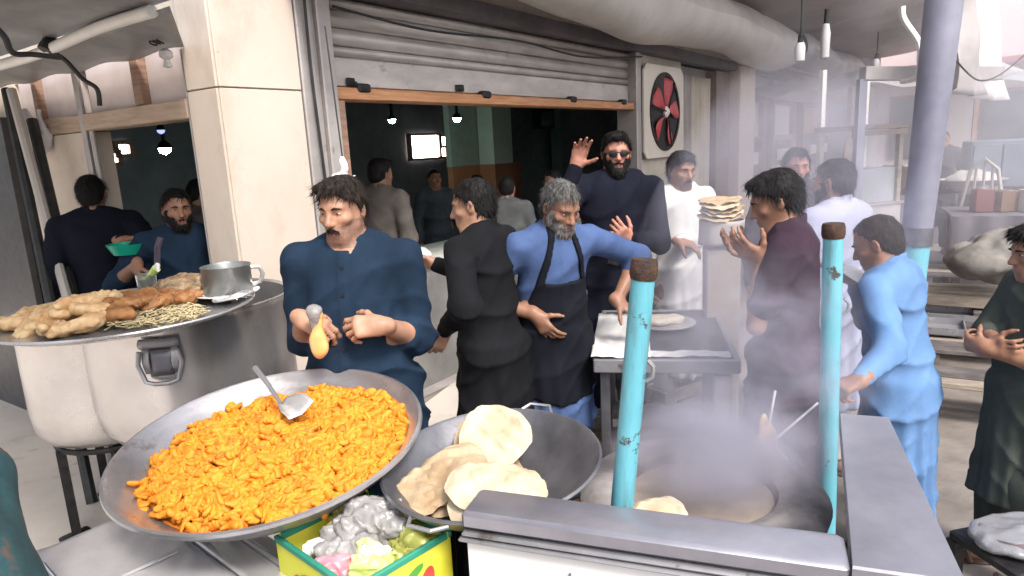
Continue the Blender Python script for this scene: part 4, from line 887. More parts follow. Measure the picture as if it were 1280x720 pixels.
for (c, d) in (((0, -bd / 2, bh - .007), (bw + .010, .012, .017)), ((0, bd / 2, bh - .007), (bw + .010, .012, .017)), ((-bw / 2, 0, bh - .0075), (.012, bd - .015, .017)), ((bw / 2, 0, bh - .0075), (.012, bd - .015, .017))):
    mb = MB(); mb.box(c, d, None, 0, .003); mb.build('rim_tape', grn, box, True)
def blob(name, face, cx, cz, rx, rz_, mm, a0=0.0):       # flat print on a carton side
    mb = MB(); pts = [(cx + rx * math.cos(t) * math.cos(a0) - rz_ * math.sin(t) * math.sin(a0), cz + rx * math.cos(t) * math.sin(a0) + rz_ * math.sin(t) * math.cos(a0)) for t in np.linspace(0, 2 * math.pi, 25)[:-1]]
    V = [((px, -bd / 2 - .0045, pz) if face == 's' else (bw / 2 + .0045, px, pz) if face == 'e' else (-bw / 2 - .0045, px, pz)) for px, pz in pts]; mb.add(V, [list(range(24))]); mb.build(name, mm, box)
blob('fruit_print', 's', -.07, .315, .03, .05, redprint, -.3); blob('fruit_print', 's', .03, .25, .055, .04, redprint, .2); blob('leaf_print', 's', -.04, .36, .035, .012, leafp, .5)
blob('fruit_print', 'e', .05, .325, .022, .05, redprint, -.35); blob('fruit_print', 'e', -.05, .26, .05, .045, redprint, .2); blob('leaf_print', 'e', .02, .375, .03, .011, leafp, .4)
blob('fruit_print', 'w', .02, .33, .04, .055, redprint, .2)
def crumple(name, c, r, f, mm, lab, seed, cat='bag', amp=.014):
    c = np.asarray(c, float); M3 = np.array(Matrix.Rotation(bang, 3, 'Z')); c = np.array(BX) * (1, 1, 0) + (0, 0, .47) + M3 @ c
    def fn(P):
        Q = P - c.astype(f32); d = ell(Q, (0, 0, 0), r); return d - np.abs(wob(Q, f, seed)) * amp * 2.0 + np.abs(wob(Q, f * 1.9, seed + 2)) * amp * 1.1 - np.abs(wob(Q, f * 3.6, seed + 4)) * amp * .5 + amp * .3
    rr = np.array(r) + .035; return tag(sdf_obj(name, fn, c - rr, c + rr, .0042, mm, None), lab, cat)
clr = mat('clouded clear plastic', (.40, .38, .375), (.62, .60, .59), rough=.22, scale=14, bump=.4, bscale=70, trans=.45)
crumple('plastic_bag', (-.015, .045, .43), (.085, .06, .055), 48, clr, 'crumpled clear plastic bag heaped topmost in the fruit carton', 1)
crumple('plastic_bag', (-.02, -.02, .395), (.075, .07, .035), 55, clr, 'second crumpled clear bag pressed below the topmost one', 2)
crumple('plastic_bag', (.085, -.035, .395), (.050, .050, .035), 60, mat('lime plastic', (.55, .68, .12), (.76, .84, .42), rough=.3, scale=16), 'lime green crumpled bag at the right in the fruit carton', 3)
crumple('plastic_bag', (.085, -.03, .425), (.026, .022, .014), 75, mat('pale mint plastic', (.55, .78, .66), (.8, .88, .84), rough=.3, scale=16), 'small pale mint wrapper on the lime bag in the carton', 4, 'wrapper', .009)
crumple('plastic_bag', (.02, -.085, .385), (.042, .035, .03), 60, mat('pink plastic', (.62, .16, .22), (.75, .34, .38), rough=.35, scale=16), 'crumpled pink bag at the near corner of the fruit carton', 5)
crumple('plastic_bag', (-.075, -.075, .398), (.028, .026, .02), 70, whitem, 'small white bag by the left rim of the carton', 6, 'bag', .009)
crumple('plastic_bag', (-.10, .03, .40), (.045, .06, .03), 60, mat('mustard plastic', (.42, .36, .08), (.62, .55, .2), rough=.35, scale=16), 'mustard yellow bag at the left back of the fruit carton', 7)
crumple('plastic_bag', (.10, .07, .395), (.045, .05, .03), 60, mat('olive plastic', (.25, .26, .05), (.42, .42, .12), rough=.35, scale=16), 'olive bag in the far right corner of the fruit carton', 8)

# black iron stand below pan, bowl and carton
st = empty('iron_stand', (0, 0, 0), 0, 'black iron stand beneath the orange food pan and the carton', 'stand')
mb = MB(); ca = math.atan2(-.34, .94); CM = Matrix.Rotation(ca, 3, 'Z')
mb.box((-.36, 1.62, .44), (1.25, .62, .03), CM, 0, .006); mb.build('shelf', iron, st, True)
for (x, y) in ((-.86, 2.05), (-1.02, 1.55), (.12, 1.32), (.28, 1.70)): mb = MB(); mb.box((x, y, .212), (.045, .045, .424), CM); mb.build('leg', iron, st)
mb = MB(); mb.tube([(PC[0] + .22 * math.cos(a), PC[1] + .22 * math.sin(a), .895 - .035 * math.cos(a) * .22 + .125 * .22 * math.sin(a)) for a in np.linspace(0, 2 * math.pi, 25)], .012, 7); mb.build('pan_ring', iron, st, True)
for a in (.4, 2.5, 3.7, 5.8): mb = MB(); mb.tube([(PC[0] + .22 * math.cos(a), PC[1] + .22 * math.sin(a), .89 + .125 * .22 * math.sin(a)), (PC[0] + .23 * math.cos(a), PC[1] + .2 * math.sin(a), .455)], .012, 6); mb.build('pan_support', iron, st)
mb = MB(); mb.tube([(BC[0] + .14 * math.cos(a), BC[1] + .14 * math.sin(a), .877 + .06 * .14 * math.sin(a)) for a in np.linspace(0, 2 * math.pi, 21)], .010, 7); mb.build('bowl_ring', iron, st, True)
for a in (.3, 2.4, 4.4): mb = MB(); mb.tube([(BC[0] + .14 * math.cos(a), BC[1] + .14 * math.sin(a), .875), (BC[0] + .15 * math.cos(a), BC[1] + .12 * math.sin(a), .455)], .010, 6); mb.build('bowl_support', iron, st)
mb = MB(); mb.box((-.10, 1.66, .62), (.46, .016, .33), CM); mb.box((-.36, 1.52, .245), (1.2, .012, .34), CM); mb.build('heat_shield', blackm, st)

# foil covered stove at bottom left
foil = mat('crinkled aluminium foil', (.52, .51, .53), (.74, .73, .75), rough=.33, metal=.5, scale=3.2, bump=.6, bscale=16, bdist=.006, rvar=.15, extra=[(.5, (.62, .60, .62))])
E1 = Vector((.747, -.665, 0)); E2 = Vector((.665, .747, 0)); FMx = Matrix(((E1.x, E2.x, 0), (E1.y, E2.y, 0), (0, 0, 1)))
A0 = np.array([-1.226, 1.573, 0]); stove = empty('foil_stove', tuple(A0), 0, 'foil covered stove with steel rails at the bottom left corner', 'stove')
fp = lambda a, b_, z: np.array(E1) * a + np.array(E2) * b_ + (0, 0, z)
mb = MB(); mb.grid(lambda u, v: fp(-.01 + 1.0 * u, -.45 + .70 * v, .80 + .0035 * abs(math.sin(u * 11 + v * 5 + math.sin(v * 9))) + .003 * abs(math.sin(v * 17 - u * 6)) + .0012 * math.sin(u * 71 + v * 53)), 60, 46); mb.build('foil_top', foil, stove, True, .003)
for (b0, b1, z0, z1) in ((.256, .272, .76, .812), (.274, .335, .76, .803), (.337, .352, .76, .81), (.354, .395, .76, .798)):
    mb = MB(); mb.box(fp(.49, (b0 + b1) / 2, (z0 + z1) / 2), (1.0, b1 - b0, z1 - z0), FMx, 0, .004); mb.build('rail', steel, stove, True)
mb = MB(); mb.box(fp(.49, -.03, .40), (.96, .82, .78), FMx, 0, .008); mb.build('body', steel_dull, stove, True)
for (a_, b_, w_, d_) in ((.16, -.02, .16, .010), (.40, -.12, .14, .10), (.30, .10, .012, .22), (.55, .02, .20, .008), (.24, -.22, .2, .009), (.62, .14, .10, .09)): mb = MB(); mb.box(fp(a_, b_, .811), (w_, d_, .008), FMx, 0, .003); mb.build('foil_fold', foil, stove, True)
mb = MB(); mb.tube([fp(.15, .30, .81), fp(.17, .31, .84), fp(.21, .32, .842), fp(.23, .32, .81)], .0045, 6); mb.build('wire_hook', iron, stove, True)

# dark teal patterned cloth over a drum at the lower left edge
tc_ = at(-52, 742, 1.02)
tealm = mat('teal patterned cloth', (.008, .035, .045), (.02, .075, .085), rough=.85, scale=14, bump=.3, bscale=120, bdist=.003, extra=[(.74, (.16, .07, .05)), (.80, (.015, .05, .06))], contrast=(.3, .6))
def tf(P):
    Q = P - tc_.astype(f32); d = cap(Q, (-.20, .26, .06), (-.05, -.04, -.12), .10, .13); d = smin(d, ell(Q, (-.14, 0, -.40), (.26, .30, .5)), .1); return d - wob(Q, 18, 1) * .008 - wob(Q, 37, 4) * .004
tag(sdf_obj('patterned_cloth', tf, tc_ + (-.5, -.4, -.9), tc_ + (.3, .6, .3), .012, tealm), 'dark teal patterned cloth bundle at the lower left corner', 'cloth')

# ------------------------------------------------------------------ two big pots and the tray on them
def pot(c, r, z0, z1, lab, lid=False):
    e = empty('cooking_pot', (c[0], c[1], z0), .9, lab, 'pot', 'big steel pots by the pillar'); h = z1 - z0
    mb = MB(); mb.lathe([(.001, 0), (r * .72, 0), (r * .86, .02), (r * .965, .075), (r, .16), (r, h * .6), (r * .995, h - .03), (r * 1.02, h - .012), (r * 1.03, h), (r * 1.012, h + .004), (r * .985, h - .006), (r * .975, h * .6), (r * .97, .16), (r * .85, .03), (.001, .012)], 72)
    mb.build('vessel', mat('big pot steel', (.50, .48, .48), (.66, .635, .63), rough=.26, metal=.82, scale=3, bump=.01, rvar=.05), e, True); return e
pt = pot((-1.375, 2.83), .405, .64, 1.192, 'large steel pot under the fried chicken tray, touching the pillar')
pt2 = pot((-2.02, 3.24), .35, .47, 1.06, 'large steel pot behind, left of the pot with the clasp handle')
# clasp handle on the pot facing the camera
hp_ = at(208, 452, 2.47); ha = math.atan2(hp_[1] - 2.83, hp_[0] + 1.375); hl = ha - .9
def hz_(a, rr, z): return (rr * math.cos(hl + a), rr * math.sin(hl + a), z - .64)
zc = 1.035; mb = MB()
for (a0, a1, z0, z1) in ((-.17, .17, zc + .055, zc + .09), (-.15, -.09, zc - .04, zc + .06), (.09, .15, zc - .04, zc + .06)):
    mb.grid(lambda u, v: hz_(a0 + (a1 - a0) * u, .412 + .014 * math.sin(math.pi * v), z0 + (z1 - z0) * v), 8, 5)
mb.build('handle_bracket', steel_dull, pt, True, .006)
mb = MB(); mb.tube([hz_(a, .437, z) for a, z in ((-.15, zc + .05), (-.175, zc), (-.13, zc - .065), (-.06, zc - .075), (.06, zc - .075), (.13, zc - .065), (.175, zc), (.15, zc + .05))], .009, 8); mb.build('handle_loop', steel_dull, pt, True)
mb = MB(); mb.grid(lambda u, v: hz_(-.10 + .2 * u, .418, zc - .05 + .10 * v), 6, 4); mb.build('handle_plate', steel_dark, pt, True, .006)
for (e_, c, z0, r_) in ((pt, (-1.375, 2.83), .64, .3), (pt2, (-2.02, 3.24), .47, .27)):
    e2 = empty('pot_stand', (c[0], c[1], 0), .6, 'black iron pot stand on the pale floor under the %s steel pot' % ('right' if e_ is pt else 'left'), 'stand')
    mb = MB(); mb.tube([(r_ * math.cos(a), r_ * math.sin(a), z0 - .016) for a in np.linspace(0, 2 * math.pi, 25)], .014, 7); mb.build('ring', iron, e2, True)
    for i in range(4):
        a = i * math.pi / 2 + .35; mb = MB(); x, y = r_ * math.cos(a), r_ * math.sin(a); mb.box((x, y, (z0 - .02) / 2), (.04, .04, z0 - .02)); leg_ = mb.build('leg', iron, e2); mb = MB(); mb.box((x * 1.03, y * 1.03, .014), (.13, .05, .022), Matrix.Rotation(a, 3, 'Z'), 0, .005); mb.build('foot_bar', iron, leg_, True)
TC = np.array([-1.46, 2.515, 1.203]); TR = .455
tray = empty('serving_tray', tuple(TC), 0, 'round steel tray of fried chicken resting on the big pots', 'tray')
mb = MB(); mb.lathe([(.001, 0), (TR - .07, 0), (TR - .045, .006), (TR - .012, .022), (TR, .025), (TR + .004, .020), (TR - .006, .012), (TR - .05, -.004), (.001, -.008)], 80); mb.build('dish', mat('bright tray steel', (.55, .54, .55), (.74, .73, .74), rough=.28, metal=.75, scale=4, bump=.05), tray, True)
# fried pieces, slaw, grilled peppers on the tray
def tw(x, y, z=0): return TC + np.array([x, y, z])
fshapes = []
for k in range(6):
    def ff(P, k=k):
        d = ell(P, (.01, 0, 0), (.058 + .008 * (k % 3), .036, .019)); d = smin(d, cap(P, (-.03, .01, 0), (-.085, -.012, .006), .020, .012), .02) if k % 2 else smin(d, ell(P, (-.03, .03, .004), (.05, .026, .022)), .015)
        return d - wob(P, 60, k) * .008 - np.abs(wob(P, 105, k + 1)) * .007 - wob(P, 230, k + 2) * .003
    fshapes.append(polygonize(ff, (-.13, -.10, -.07), (.12, .10, .07), .0052, .012))
fm = [[None] * 6, [None] * 6]
spots = [(-.36, -.10, .03), (-.30, -.17, .03), (-.27, -.02, .035), (-.22, -.22, .03), (-.20, -.10, .07), (-.15, .03, .05), (-.12, -.15, .085), (-.10, -.27, .035), (-.06, -.05, .11), (-.02, -.18, .10), (-.01, .08, .07), (.0, -.28, .05), (.05, -.10, .10), (.08, -.20, .07), (.08, .02, .09), (.12, .12, .06), (-.25, .10, .035), (-.12, .14, .05), (.0, .2, .05), (.14, -.02, .06), (-.33, .03, .03), (.16, .08, .05), (-.17, -.18, .06), (-.08, -.12, .13)]
for i, (x, y, z) in enumerate(spots):
    j = i % 6; q = 1 if i in (10, 12, 14, 15, 19, 21, 18, 13) else 0
    if fm[q][j] is None: o = mesh_from('fried_piece', fshapes[j][0], fshapes[j][1], fried2 if q else fried, None, True); fm[q][j] = o
    else: o = fm[q][j].copy(); COL.objects.link(o)
    o.scale = (1.12,) * 3; o.location = tuple(tw(x, y, z * .62)); o.rotation_euler = (rng.random() * .5 - .25, rng.random() * .5 - .25, rng.random() * 6.28)
    o['q'] = q; piles = globals().setdefault('piles', {0: [], 1: []}); piles[q].append((x, y, o))
ordw = ['leftmost', 'second from the left', 'third from the left', 'fourth from the left', 'fifth from the left', 'sixth from the left']
for q, pl in piles.items():                               # each piece told by its row (near to far) and its place in that row
    pl.sort(key=lambda c: c[1]); n3 = 3 if q == 0 else 2; cut = [pl[i * len(pl) // n3:(i + 1) * len(pl) // n3] for i in range(n3)]
    for i, row in enumerate(cut):
        row.sort(key=lambda c: c[0] * .95 - c[1] * .3)
        for j, c in enumerate(row):
            del c[2]['q']; rw = (['front row', 'middle row', 'back row'] if n3 == 3 else ['nearer row', 'farther row'])[i]
            tag(c[2], ('golden fried chicken piece on the tray, %s in the %s' if q == 0 else 'dark brown fried piece on the tray, %s in the %s') % (ordw[j], rw), 'fried food', 'golden fried pieces' if q == 0 else 'dark fried pieces')
sv, sq, n_ = [], [], 0; V, Q = polygonize(lambda P: cap(P, (-.02, 0, 0), (.02, 0, .003), .0035, .0028), (-.03,) * 3, (.03,) * 3, .004, .01)
for i in range(420):
    r_, a = .2 * math.sqrt(rng.random()), rng.random() * 6.28; x, y = .18 + r_ * math.cos(a) * .85, -.14 + r_ * math.sin(a) * .75
    if math.hypot(x, y) > .40: continue
    sv.append(V @ crot().T * (1, 1, .6) + tw(x, y, .012 + .02 * rng.random())); sq.append(Q + n_); n_ += len(V)
tag(mesh_from('shredded_cabbage', np.concatenate(sv), np.concatenate(sq), slaw, None, True), 'pale shredded cabbage spread over the right of the tray', 'salad', None, 'stuff')
pep = mat('charred peppers', (.10, .06, .03), (.42, .30, .18), rough=.5, scale=30, bump=.3)
mb_c = tw(.13, .26, .0)
def pf(P):
    Q = P - mb_c.astype(f32); return ell(Q, (0, 0, .04), (.15, .10, .055)) - np.abs(wob(Q, 60, 3)) * .018 - wob(Q, 120, 1) * .006
tag(sdf_obj('chopped_meat', pf, mb_c - .22, mb_c + .22, .008, pep), 'brown heap of chopped meat at the back of the tray left of the mug', 'food')
# plate and mug
pc_ = tw(.315, .17, .014); e = empty('white_plate', tuple(pc_), 0, 'white plate under the steel mug on the tray', 'plate'); mb = MB(); mb.lathe([(.001, 0), (.06, 0), (.10, .016), (.125, .02), (.125, .023), (.1, .02), (.06, .006), (.001, .005)], 44); mb.build('dish', whitem, e, True)
pm = pc_ + (.0, .02, .007); e = empty('steel_mug', tuple(pm), .3, 'dull steel mug with a side handle standing on the white plate', 'mug')
mb = MB(); mb.lathe([(.001, 0), (.088, 0), (.093, .006), (.094, .112), (.097, .117), (.094, .119), (.09, .113), (.089, .01), (.001, .008)], 44); mb.build('cup', mat('mug steel', (.20, .205, .20), (.32, .325, .32), rough=.4, metal=.7, scale=8, bump=.05), e, True)
mb = MB(); mb.tube([(.09, .02, .10), (.125, .025, .096), (.135, .028, .065), (.12, .025, .032), (.09, .02, .028)], .009, 8); mb.build('handle', steel, e, True)
# skimmer with a white handle in the pot
sk0 = np.array([*(tw(.38, .10)[:2]), 1.235]); sk1 = at(307, 333, 3.0)
e = empty('skimmer', tuple(sk0), 0, 'slotted steel skimmer with a pale handle lying at the right of the tray', 'skimmer')
mb = MB(); d_ = sk1 - sk0; mb.tube([(0, .03, .0), d_ * .4, d_], [.007, .010, .012], 8); mb.build('handle', whitem, e, True)
for rr in (.075, .055, .035): mb = MB(); mb.tube([(rr * math.cos(a), rr * .95 * math.sin(a) - .03, .004 + .012 * math.cos(a)) for a in np.linspace(0, 2 * math.pi, 22)], .005, 6); mb.build('ring', steel, e, True)
mb = MB(); 
for a in np.linspace(0, math.pi, 7): mb.tube([(.075 * math.cos(a), .071 * math.sin(a) - .03, .002), (-.075 * math.cos(a), -.071 * math.sin(a) - .03, .002)], .003, 5)
mb.build('spokes', steel, e)
# knife and glass
k0, k1 = tw(.09, .10, .145), tw(-.005, .285, .165); e = empty('kitchen_knife', tuple(k0), 0, 'knife with a dark handle resting across the meat heap on the tray', 'knife'); d_ = k1 - k0
mb = MB(); mb.tube([(0, 0, 0), d_ * .5], [.004, .011], 6); mb.build('blade', whitem, e, True); mb = MB(); mb.tube([d_ * .5, d_ * .52 + (.0, .0, .004), d_ * .95 + (.01, 0, .05), d_ + (.03, 0, .09)], .012, 8); mb.build('handle', mat('purple black plastic', (.03, .02, .035), rough=.4, scale=9), e, True)
gp = tw(-.09, .34, .022); e = empty('glass_tumbler', tuple(gp), 0, 'short clear glass with lime slices at the back of the tray', 'glass')
mb = MB(); mb.lathe([(.001, 0), (.036, 0), (.042, .075), (.039, .075), (.034, .006), (.001, .005)], 26); mb.build('tumbler', mat('clear glass', (.8, .86, .84), (.9, .94, .92), rough=.05, scale=3, trans=.85, rvar=.02), e, True)
mb = MB(); mb.lathe([(.001, .02), (.028, .02), (.03, .055), (.001, .06)], 16); mb.build('lime_slices', mat('lime flesh', (.5, .62, .15), (.66, .76, .32), rough=.4, scale=20), e, True)
mb = MB(); mb.tube([(0, 0, .05), (.06, -.02, .10)], [.012, .018], 8); mb.build('lime_wedge', MATS['lime flesh'], e, True)
# green basin by the left men
p = at(160, 304, 3.55); e = empty('green_basin', tuple(p), 0, 'small green plastic basin held beside the man at the side doorway', 'basin'); mb = MB(); mb.lathe([(.001, -.05), (.07, -.05), (.10, .0), (.104, .0), (.075, -.055), (.001, -.055)], 26); mb.build('shell', mat('green plastic', (.0, .28, .18), (.01, .36, .24), rough=.35, scale=5), e, True)
# ------------------------------------------------------------------ steel cart, tandoor, pipes
CO = np.array([-.129, 1.312, 0]); c1 = Vector((.94, -.34, 0)).normalized(); c2 = Vector((.34, .94, 0)).normalized(); CMx = Matrix(((c1.x, c2.x, 0), (c1.y, c2.y, 0), (0, 0, 1)))
cp = lambda a, b_, z: np.array(c1) * a + np.array(c2) * b_ + (0, 0, z)
cart = empty('steel_cart', tuple(CO), 0, 'open topped steel cart with wide flat rails around the smoking tandoor', 'cart')
railm = mat('lavender grey rail steel', (.29, .285, .33), (.46, .45, .50), rough=.36, metal=.65, scale=4, bump=.08, bscale=30, extra=[(.6, (.38, .37, .42))], rvar=.13); chips(railm, (.06, .055, .06), .70)
panelm = mat('white cart panel', (.66, .645, .64), (.76, .75, .745), rough=.4, scale=2.5, bump=.04, bscale=14)
W_, D_ = .91, .86
for nm, (a0, a1, b0, b1), z0, z1, mm in (('front_rail', (-.004, .740, -.004, .108), .962, 1.0, railm), ('right_rail', (0, 0, 0, 0), 0, 0, None)):
    if mm is None:
        mb = MB(); pr = [(.742, -.004), (W_ + .004, -.004), (W_ + .004, .72), (.797, .72)]; V = [cp(a, b_, z) for z in (.958, .9985, 1.002) for a, b_ in pr]; V[8:] = [np.array(v) * .985 + np.mean(V[8:], 0) * .015 for v in V[8:]]
        mb.add(V, [[3, 2, 1, 0], [8, 9, 10, 11]] + [[i, (i + 1) % 4, 4 + (i + 1) % 4, 4 + i] for i in range(4)] + [[4 + i, 4 + (i + 1) % 4, 8 + (i + 1) % 4, 8 + i] for i in range(4)]); mb.build(nm, railm, cart, False); continue
    mb = MB(); mb.box(cp((a0 + a1) / 2, (b0 + b1) / 2, (z0 + z1) / 2), (a1 - a0, b1 - b0, z1 - z0), CMx, 0, .007); mb.build(nm, mm, cart, True)
for z0, z1, p in ((.946, .956, .004), (.936, .944, .010)):
    mb = MB(); mb.box(cp(W_ / 2, .02 - p, (z0 + z1) / 2), (W_ + 2 * p, .05, z1 - z0), CMx, 0, .004); mb.build('edge_trim', steel_dull, cart, True)
    mb = MB(); mb.box(cp(W_ - .02 + p, .40, (z0 + z1) / 2), (.05, .64, z1 - z0), CMx, 0, .004); mb.build('edge_trim', steel_dull, cart, True)
mb = MB(); mb.box(cp(W_ / 2, .008, .518), (W_ - .01, .012, .834), CMx); mb.build('front_panel', panelm, cart)
for a_ in (.23, .52, .62): mb = MB(); mb.box(cp(a_, .0005, .5), (.004, .006, .79), CMx); mb.build('seam', steel_dark, cart)
mb = MB(); mb.box(cp(W_ - .015, .38, .50), (.012, .66, .80), CMx); mb.build('side_panel', panelm, cart); mb = MB(); mb.box(cp(.01, .36, .47), (.012, .66, .80), CMx); mb.build('side_panel', steel_dull, cart)
for a_, b_ in ((.03, .04), (W_ - .03, .04), (.03, .68), (W_ - .03, .68)): mb = MB(); mb.box(cp(a_, b_, .05), (.045, .045, .10), CMx); mb.build('leg', iron, cart)
mb = MB(); mb.box(cp(W_ / 2, .37, .115), (W_ - .03, .64, .02), CMx); mb.build('floor_plate', iron, cart)
TDC = np.array([.50, 1.75, 0]); TDR = .325
clay = mat('sooty clay', (.20, .165, .14), (.40, .34, .29), rough=.8, scale=5, bump=.3, bscale=40)
claytop = mat('floury clay rim', (.10, .092, .096), (.33, .30, .29), rough=.85, scale=6, bump=.25, bscale=40)
td = empty('tandoor', (TDC[0], TDC[1], .13), 0, 'round clay tandoor smoking inside the steel cart', 'oven')
mb = MB(); mb.lathe([(.25, 0), (.30, .2), (TDR - .02, .45), (TDR - .01, .60), (TDR - .03, .635)], 60); mb.build('body', clay, td, True)
mb = MB(); mb.lathe([(TDR + .0, .60), (TDR + .012, .645), (TDR - .02, .672), (.25, .676), (.205, .66), (.19, .62), (.22, .40), (.22, .1), (.001, .08)], 60); mb.build('rim', claytop, td, True)
mb = MB(); mb.lathe([(.001, .10), (.20, .10), (.20, .12), (.001, .14)], 30); mb.build('coals', mat('ash and coals', (.03, .028, .028), (.2, .19, .18), rough=.9, scale=20, bump=.6), td, True)
def pipe(p0, p1, r, lab, name='blue_pipe', zt=None):
    p0, p1 = np.array(p0, float), np.array(p1, float); e = empty(name, tuple(p0), 0, lab, 'pipe'); d = p1 - p0; L = np.linalg.norm(d)
    mb = MB(); mb.tube([d * t for t in np.linspace(0, .975, 12)], [r * (1 + .01 * math.sin(i * 2.1)) for i in range(12)], 20); mb.build('tube', cyan, e, True)
    mb = MB(); mb.tube([d * .968, d * .976, d * .993, d], [r * 1.05, r * 1.17, r * 1.15, r * 1.04], 20); mb.build('collar', rust, e, True)
    q = d * .80 + np.array([r * 1.0, -r * .3, 0]); mb = MB(); mb.tube([q, q + (.014, -.004, .012), q + (.016, -.004, .035), q + (.004, -.001, .05)], .005, 6); mb.build('hook', steel_dull, e, True)
    return e
a0 = at(775, 660, 1.43); a1 = at(806, 324, 1.43); a0 = a1 + (a0 - a1) * ((a1[2] - .14) / (a1[2] - a0[2])); pipe(a0, a1, .0258, 'left cyan painted pipe with a rusty top rising behind the front rail')
a1 = at(1042, 279, 1.93); a0 = at(1033, 640, 1.93); a0 = a1 + (a0 - a1) * ((a1[2] - .14) / (a1[2] - a0[2])); pipe(a0, a1, .0275, 'right cyan painted pipe with a rusty top near the man in light blue')
# hooked bread above the tandoor and two rods
hb = at(957, 552, 1.88)
e = empty('hooked_bread', tuple(hb), 0, 'freshly baked flatbread hanging pinched from the tandoor hooks', 'bread')
def hbf(P):
    z = P[:, 2]; w = np.clip((.085 - z) / .15, 0.02, 1) * .060; q = np.maximum(np.abs(P[:, 0] - .006 * np.sin(z * 60)) - w, np.abs(z) - .078)
    dep = .010 + .014 * np.sin(P[:, 0] * 55) ; d = np.sqrt(np.maximum(q, 0) ** 2 + (P[:, 1] - dep) ** 2) - .009; return np.maximum(d, q - .008) - wob(P, 90, 2) * .002
sdf_obj('bread', hbf, (-.09, -.06, -.1), (.09, .06, .1), .006, mat('toasted bread', (.46, .27, .13), (.78, .63, .44), rough=.75, scale=14, bump=.4, bscale=50), e)
for (p, q, lab) in ((at(962, 528, 1.88), at(969, 488, 1.9), 'short thin baking rod above the hanging flatbread'), (at(972, 547, 1.87), at(1022, 504, 2.02), 'thin baking rod slanting from the hanging flatbread to the right pipe')):
    mb = MB(); d = q - p; mb.tube([p, p + d * .9, q], .0042, 6); mb.tube([p, p + (-.012, 0, -.006), p + (-.014, 0, .01)], .0035, 6); tag(mb.build('baking_rod', steel, None, True), lab, 'rod')
naan(at(823, 612, 1.56) * (1, 1, 0) + (0, 0, .822), (0, -.12, 1), .075, .07, .3, 'pale flatbread lying on the tandoor rim right of the left pipe', dough, .03, .010, 11)
naan(at(806, 618, 1.52) * (1, 1, 0) + (0, 0, .812), (.05, -.05, 1), .07, .07, 1.3, 'lower flatbread on the tandoor rim, partly behind the left pipe', dough, .03, .010, 12)
# tall lamp column
p1, p0 = at(1181, -6, 3.2), at(1145, 300, 3.2); dv = p1 - p0; g0 = p0 - dv * (p0[2] / dv[2]); t1 = p1 + dv * 1.1
e = empty('tall_pole', tuple(g0), 0, 'tall thick grey blue street pole with a cyan lower part behind the man in blue', 'pole'); d = t1 - g0; s_ = (p0[2] + .02) / t1[2]
mb = MB(); mb.tube([d * s_, d], [.064, .092], 24); mb.build('shaft', polem, e, True); mb = MB(); mb.tube([(0, 0, 0), d * (s_ - .002)], [.062, .062], 24); mb.build('painted_base', cyan, e, True); mb = MB(); mb.tube([d * (s_ - .012), d * (s_ + .012)], .070, 24); mb.build('joint_band', steel_dark, e, True)
mb = MB(); mb.lathe([(.001, 0), (.15, 0), (.15, .02), (.07, .03), (.001, .03)], 20); mb.build('base_plate', iron, e, True)

# ------------------------------------------------------------------ serving table in the middle
TA = math.atan2(-.18, .98); TMx = Matrix.Rotation(TA, 3, 'Z'); TO = np.array([.70, 3.12, 0])
tp = lambda a, b_, z: np.array(TMx @ Vector((a, b_, z)))
tb = empty('serving_table', tuple(TO), 0, 'steel framed serving table with a dark top and white front edge in the middle', 'table'); hw, hd2 = .275, .41
mb = MB(); mb.box((0, 0, .832), (hw * 2, hd2 * 2, .03), TMx, 0, .004); mb.build('table_top', mat('dark griddle top', (.05, .048, .05), (.11, .105, .108), rough=.4, metal=.4, scale=6, bump=.1), tb, True)
for nm, (a, b_, w, d2) in (('edge_rail', (0, -hd2 - .014, hw * 2 + .05, .026)), ('edge_rail', (0, hd2 + .014, hw * 2 + .05, .026)), ('edge_rail', (-hw - .014, 0, .026, hd2 * 2)), ('edge_rail', (hw + .014, 0, .026, hd2 * 2))):
    mb = MB(); mb.box(tp(a, b_, .822), (w, d2, .06), TMx, 0, .005); mb.build(nm, steel_dull, tb, True)
for a, b_ in ((-hw + .02, -hd2 + .02), (hw - .10, -hd2 + .02), (-hw + .02, hd2 - .02), (hw - .02, hd2 - .02)):
    mb = MB(); mb.box(tp(a, b_, .395), (.04, .04, .79), TMx, 0, .003); mb.build('leg', steel_dark, tb, True)
mb = MB(); mb.box(tp(hw - .04, -hd2 + .03, .44), (.075, .035, .66), TMx, 0, .004); mb.build('leg_board', mat('cream board', (.55, .48, .40), (.66, .6, .52), rough=.6, scale=6), tb, True)
for z in (.22, .55): mb = MB(); mb.box(tp(0, -hd2 + .02, z), (hw * 2 - .1, .025, .025), TMx); mb.build('stretcher', steel_dark, tb)
mb = MB(); mb.box(tp(0, 0, .33), (hw * 2 - .05, hd2 * 2 - .1, .018), TMx); mb.build('lower_shelf', woodg, tb)
def nap(lab, a0, a1, b0, b1, z, droop, mm=tarpw, seed=0):
    mb = MB(); mb.grid(lambda u, v: tuple(TO + tp(a0 + (a1 - a0) * u, b0 + (b1 - b0) * v, z + .003 * math.sin(u * 9 + v * 7 + seed) + .002 * math.sin(u * 23 - v * 11 + seed) - droop * max(0, .12 - v) * 8)), 34, 12)
    tag(mb.build('paper_sheet', mm, None, True, .003), lab, 'sheet')
nap('white paper sheet on the left end of the table under the apron man', -.31, -.06, -.43, .30, .862, .0)
nap('narrow white cloth along the front edge of the serving table', -.085, .265, -.41, -.335, .860, .0, tarpw, 2)
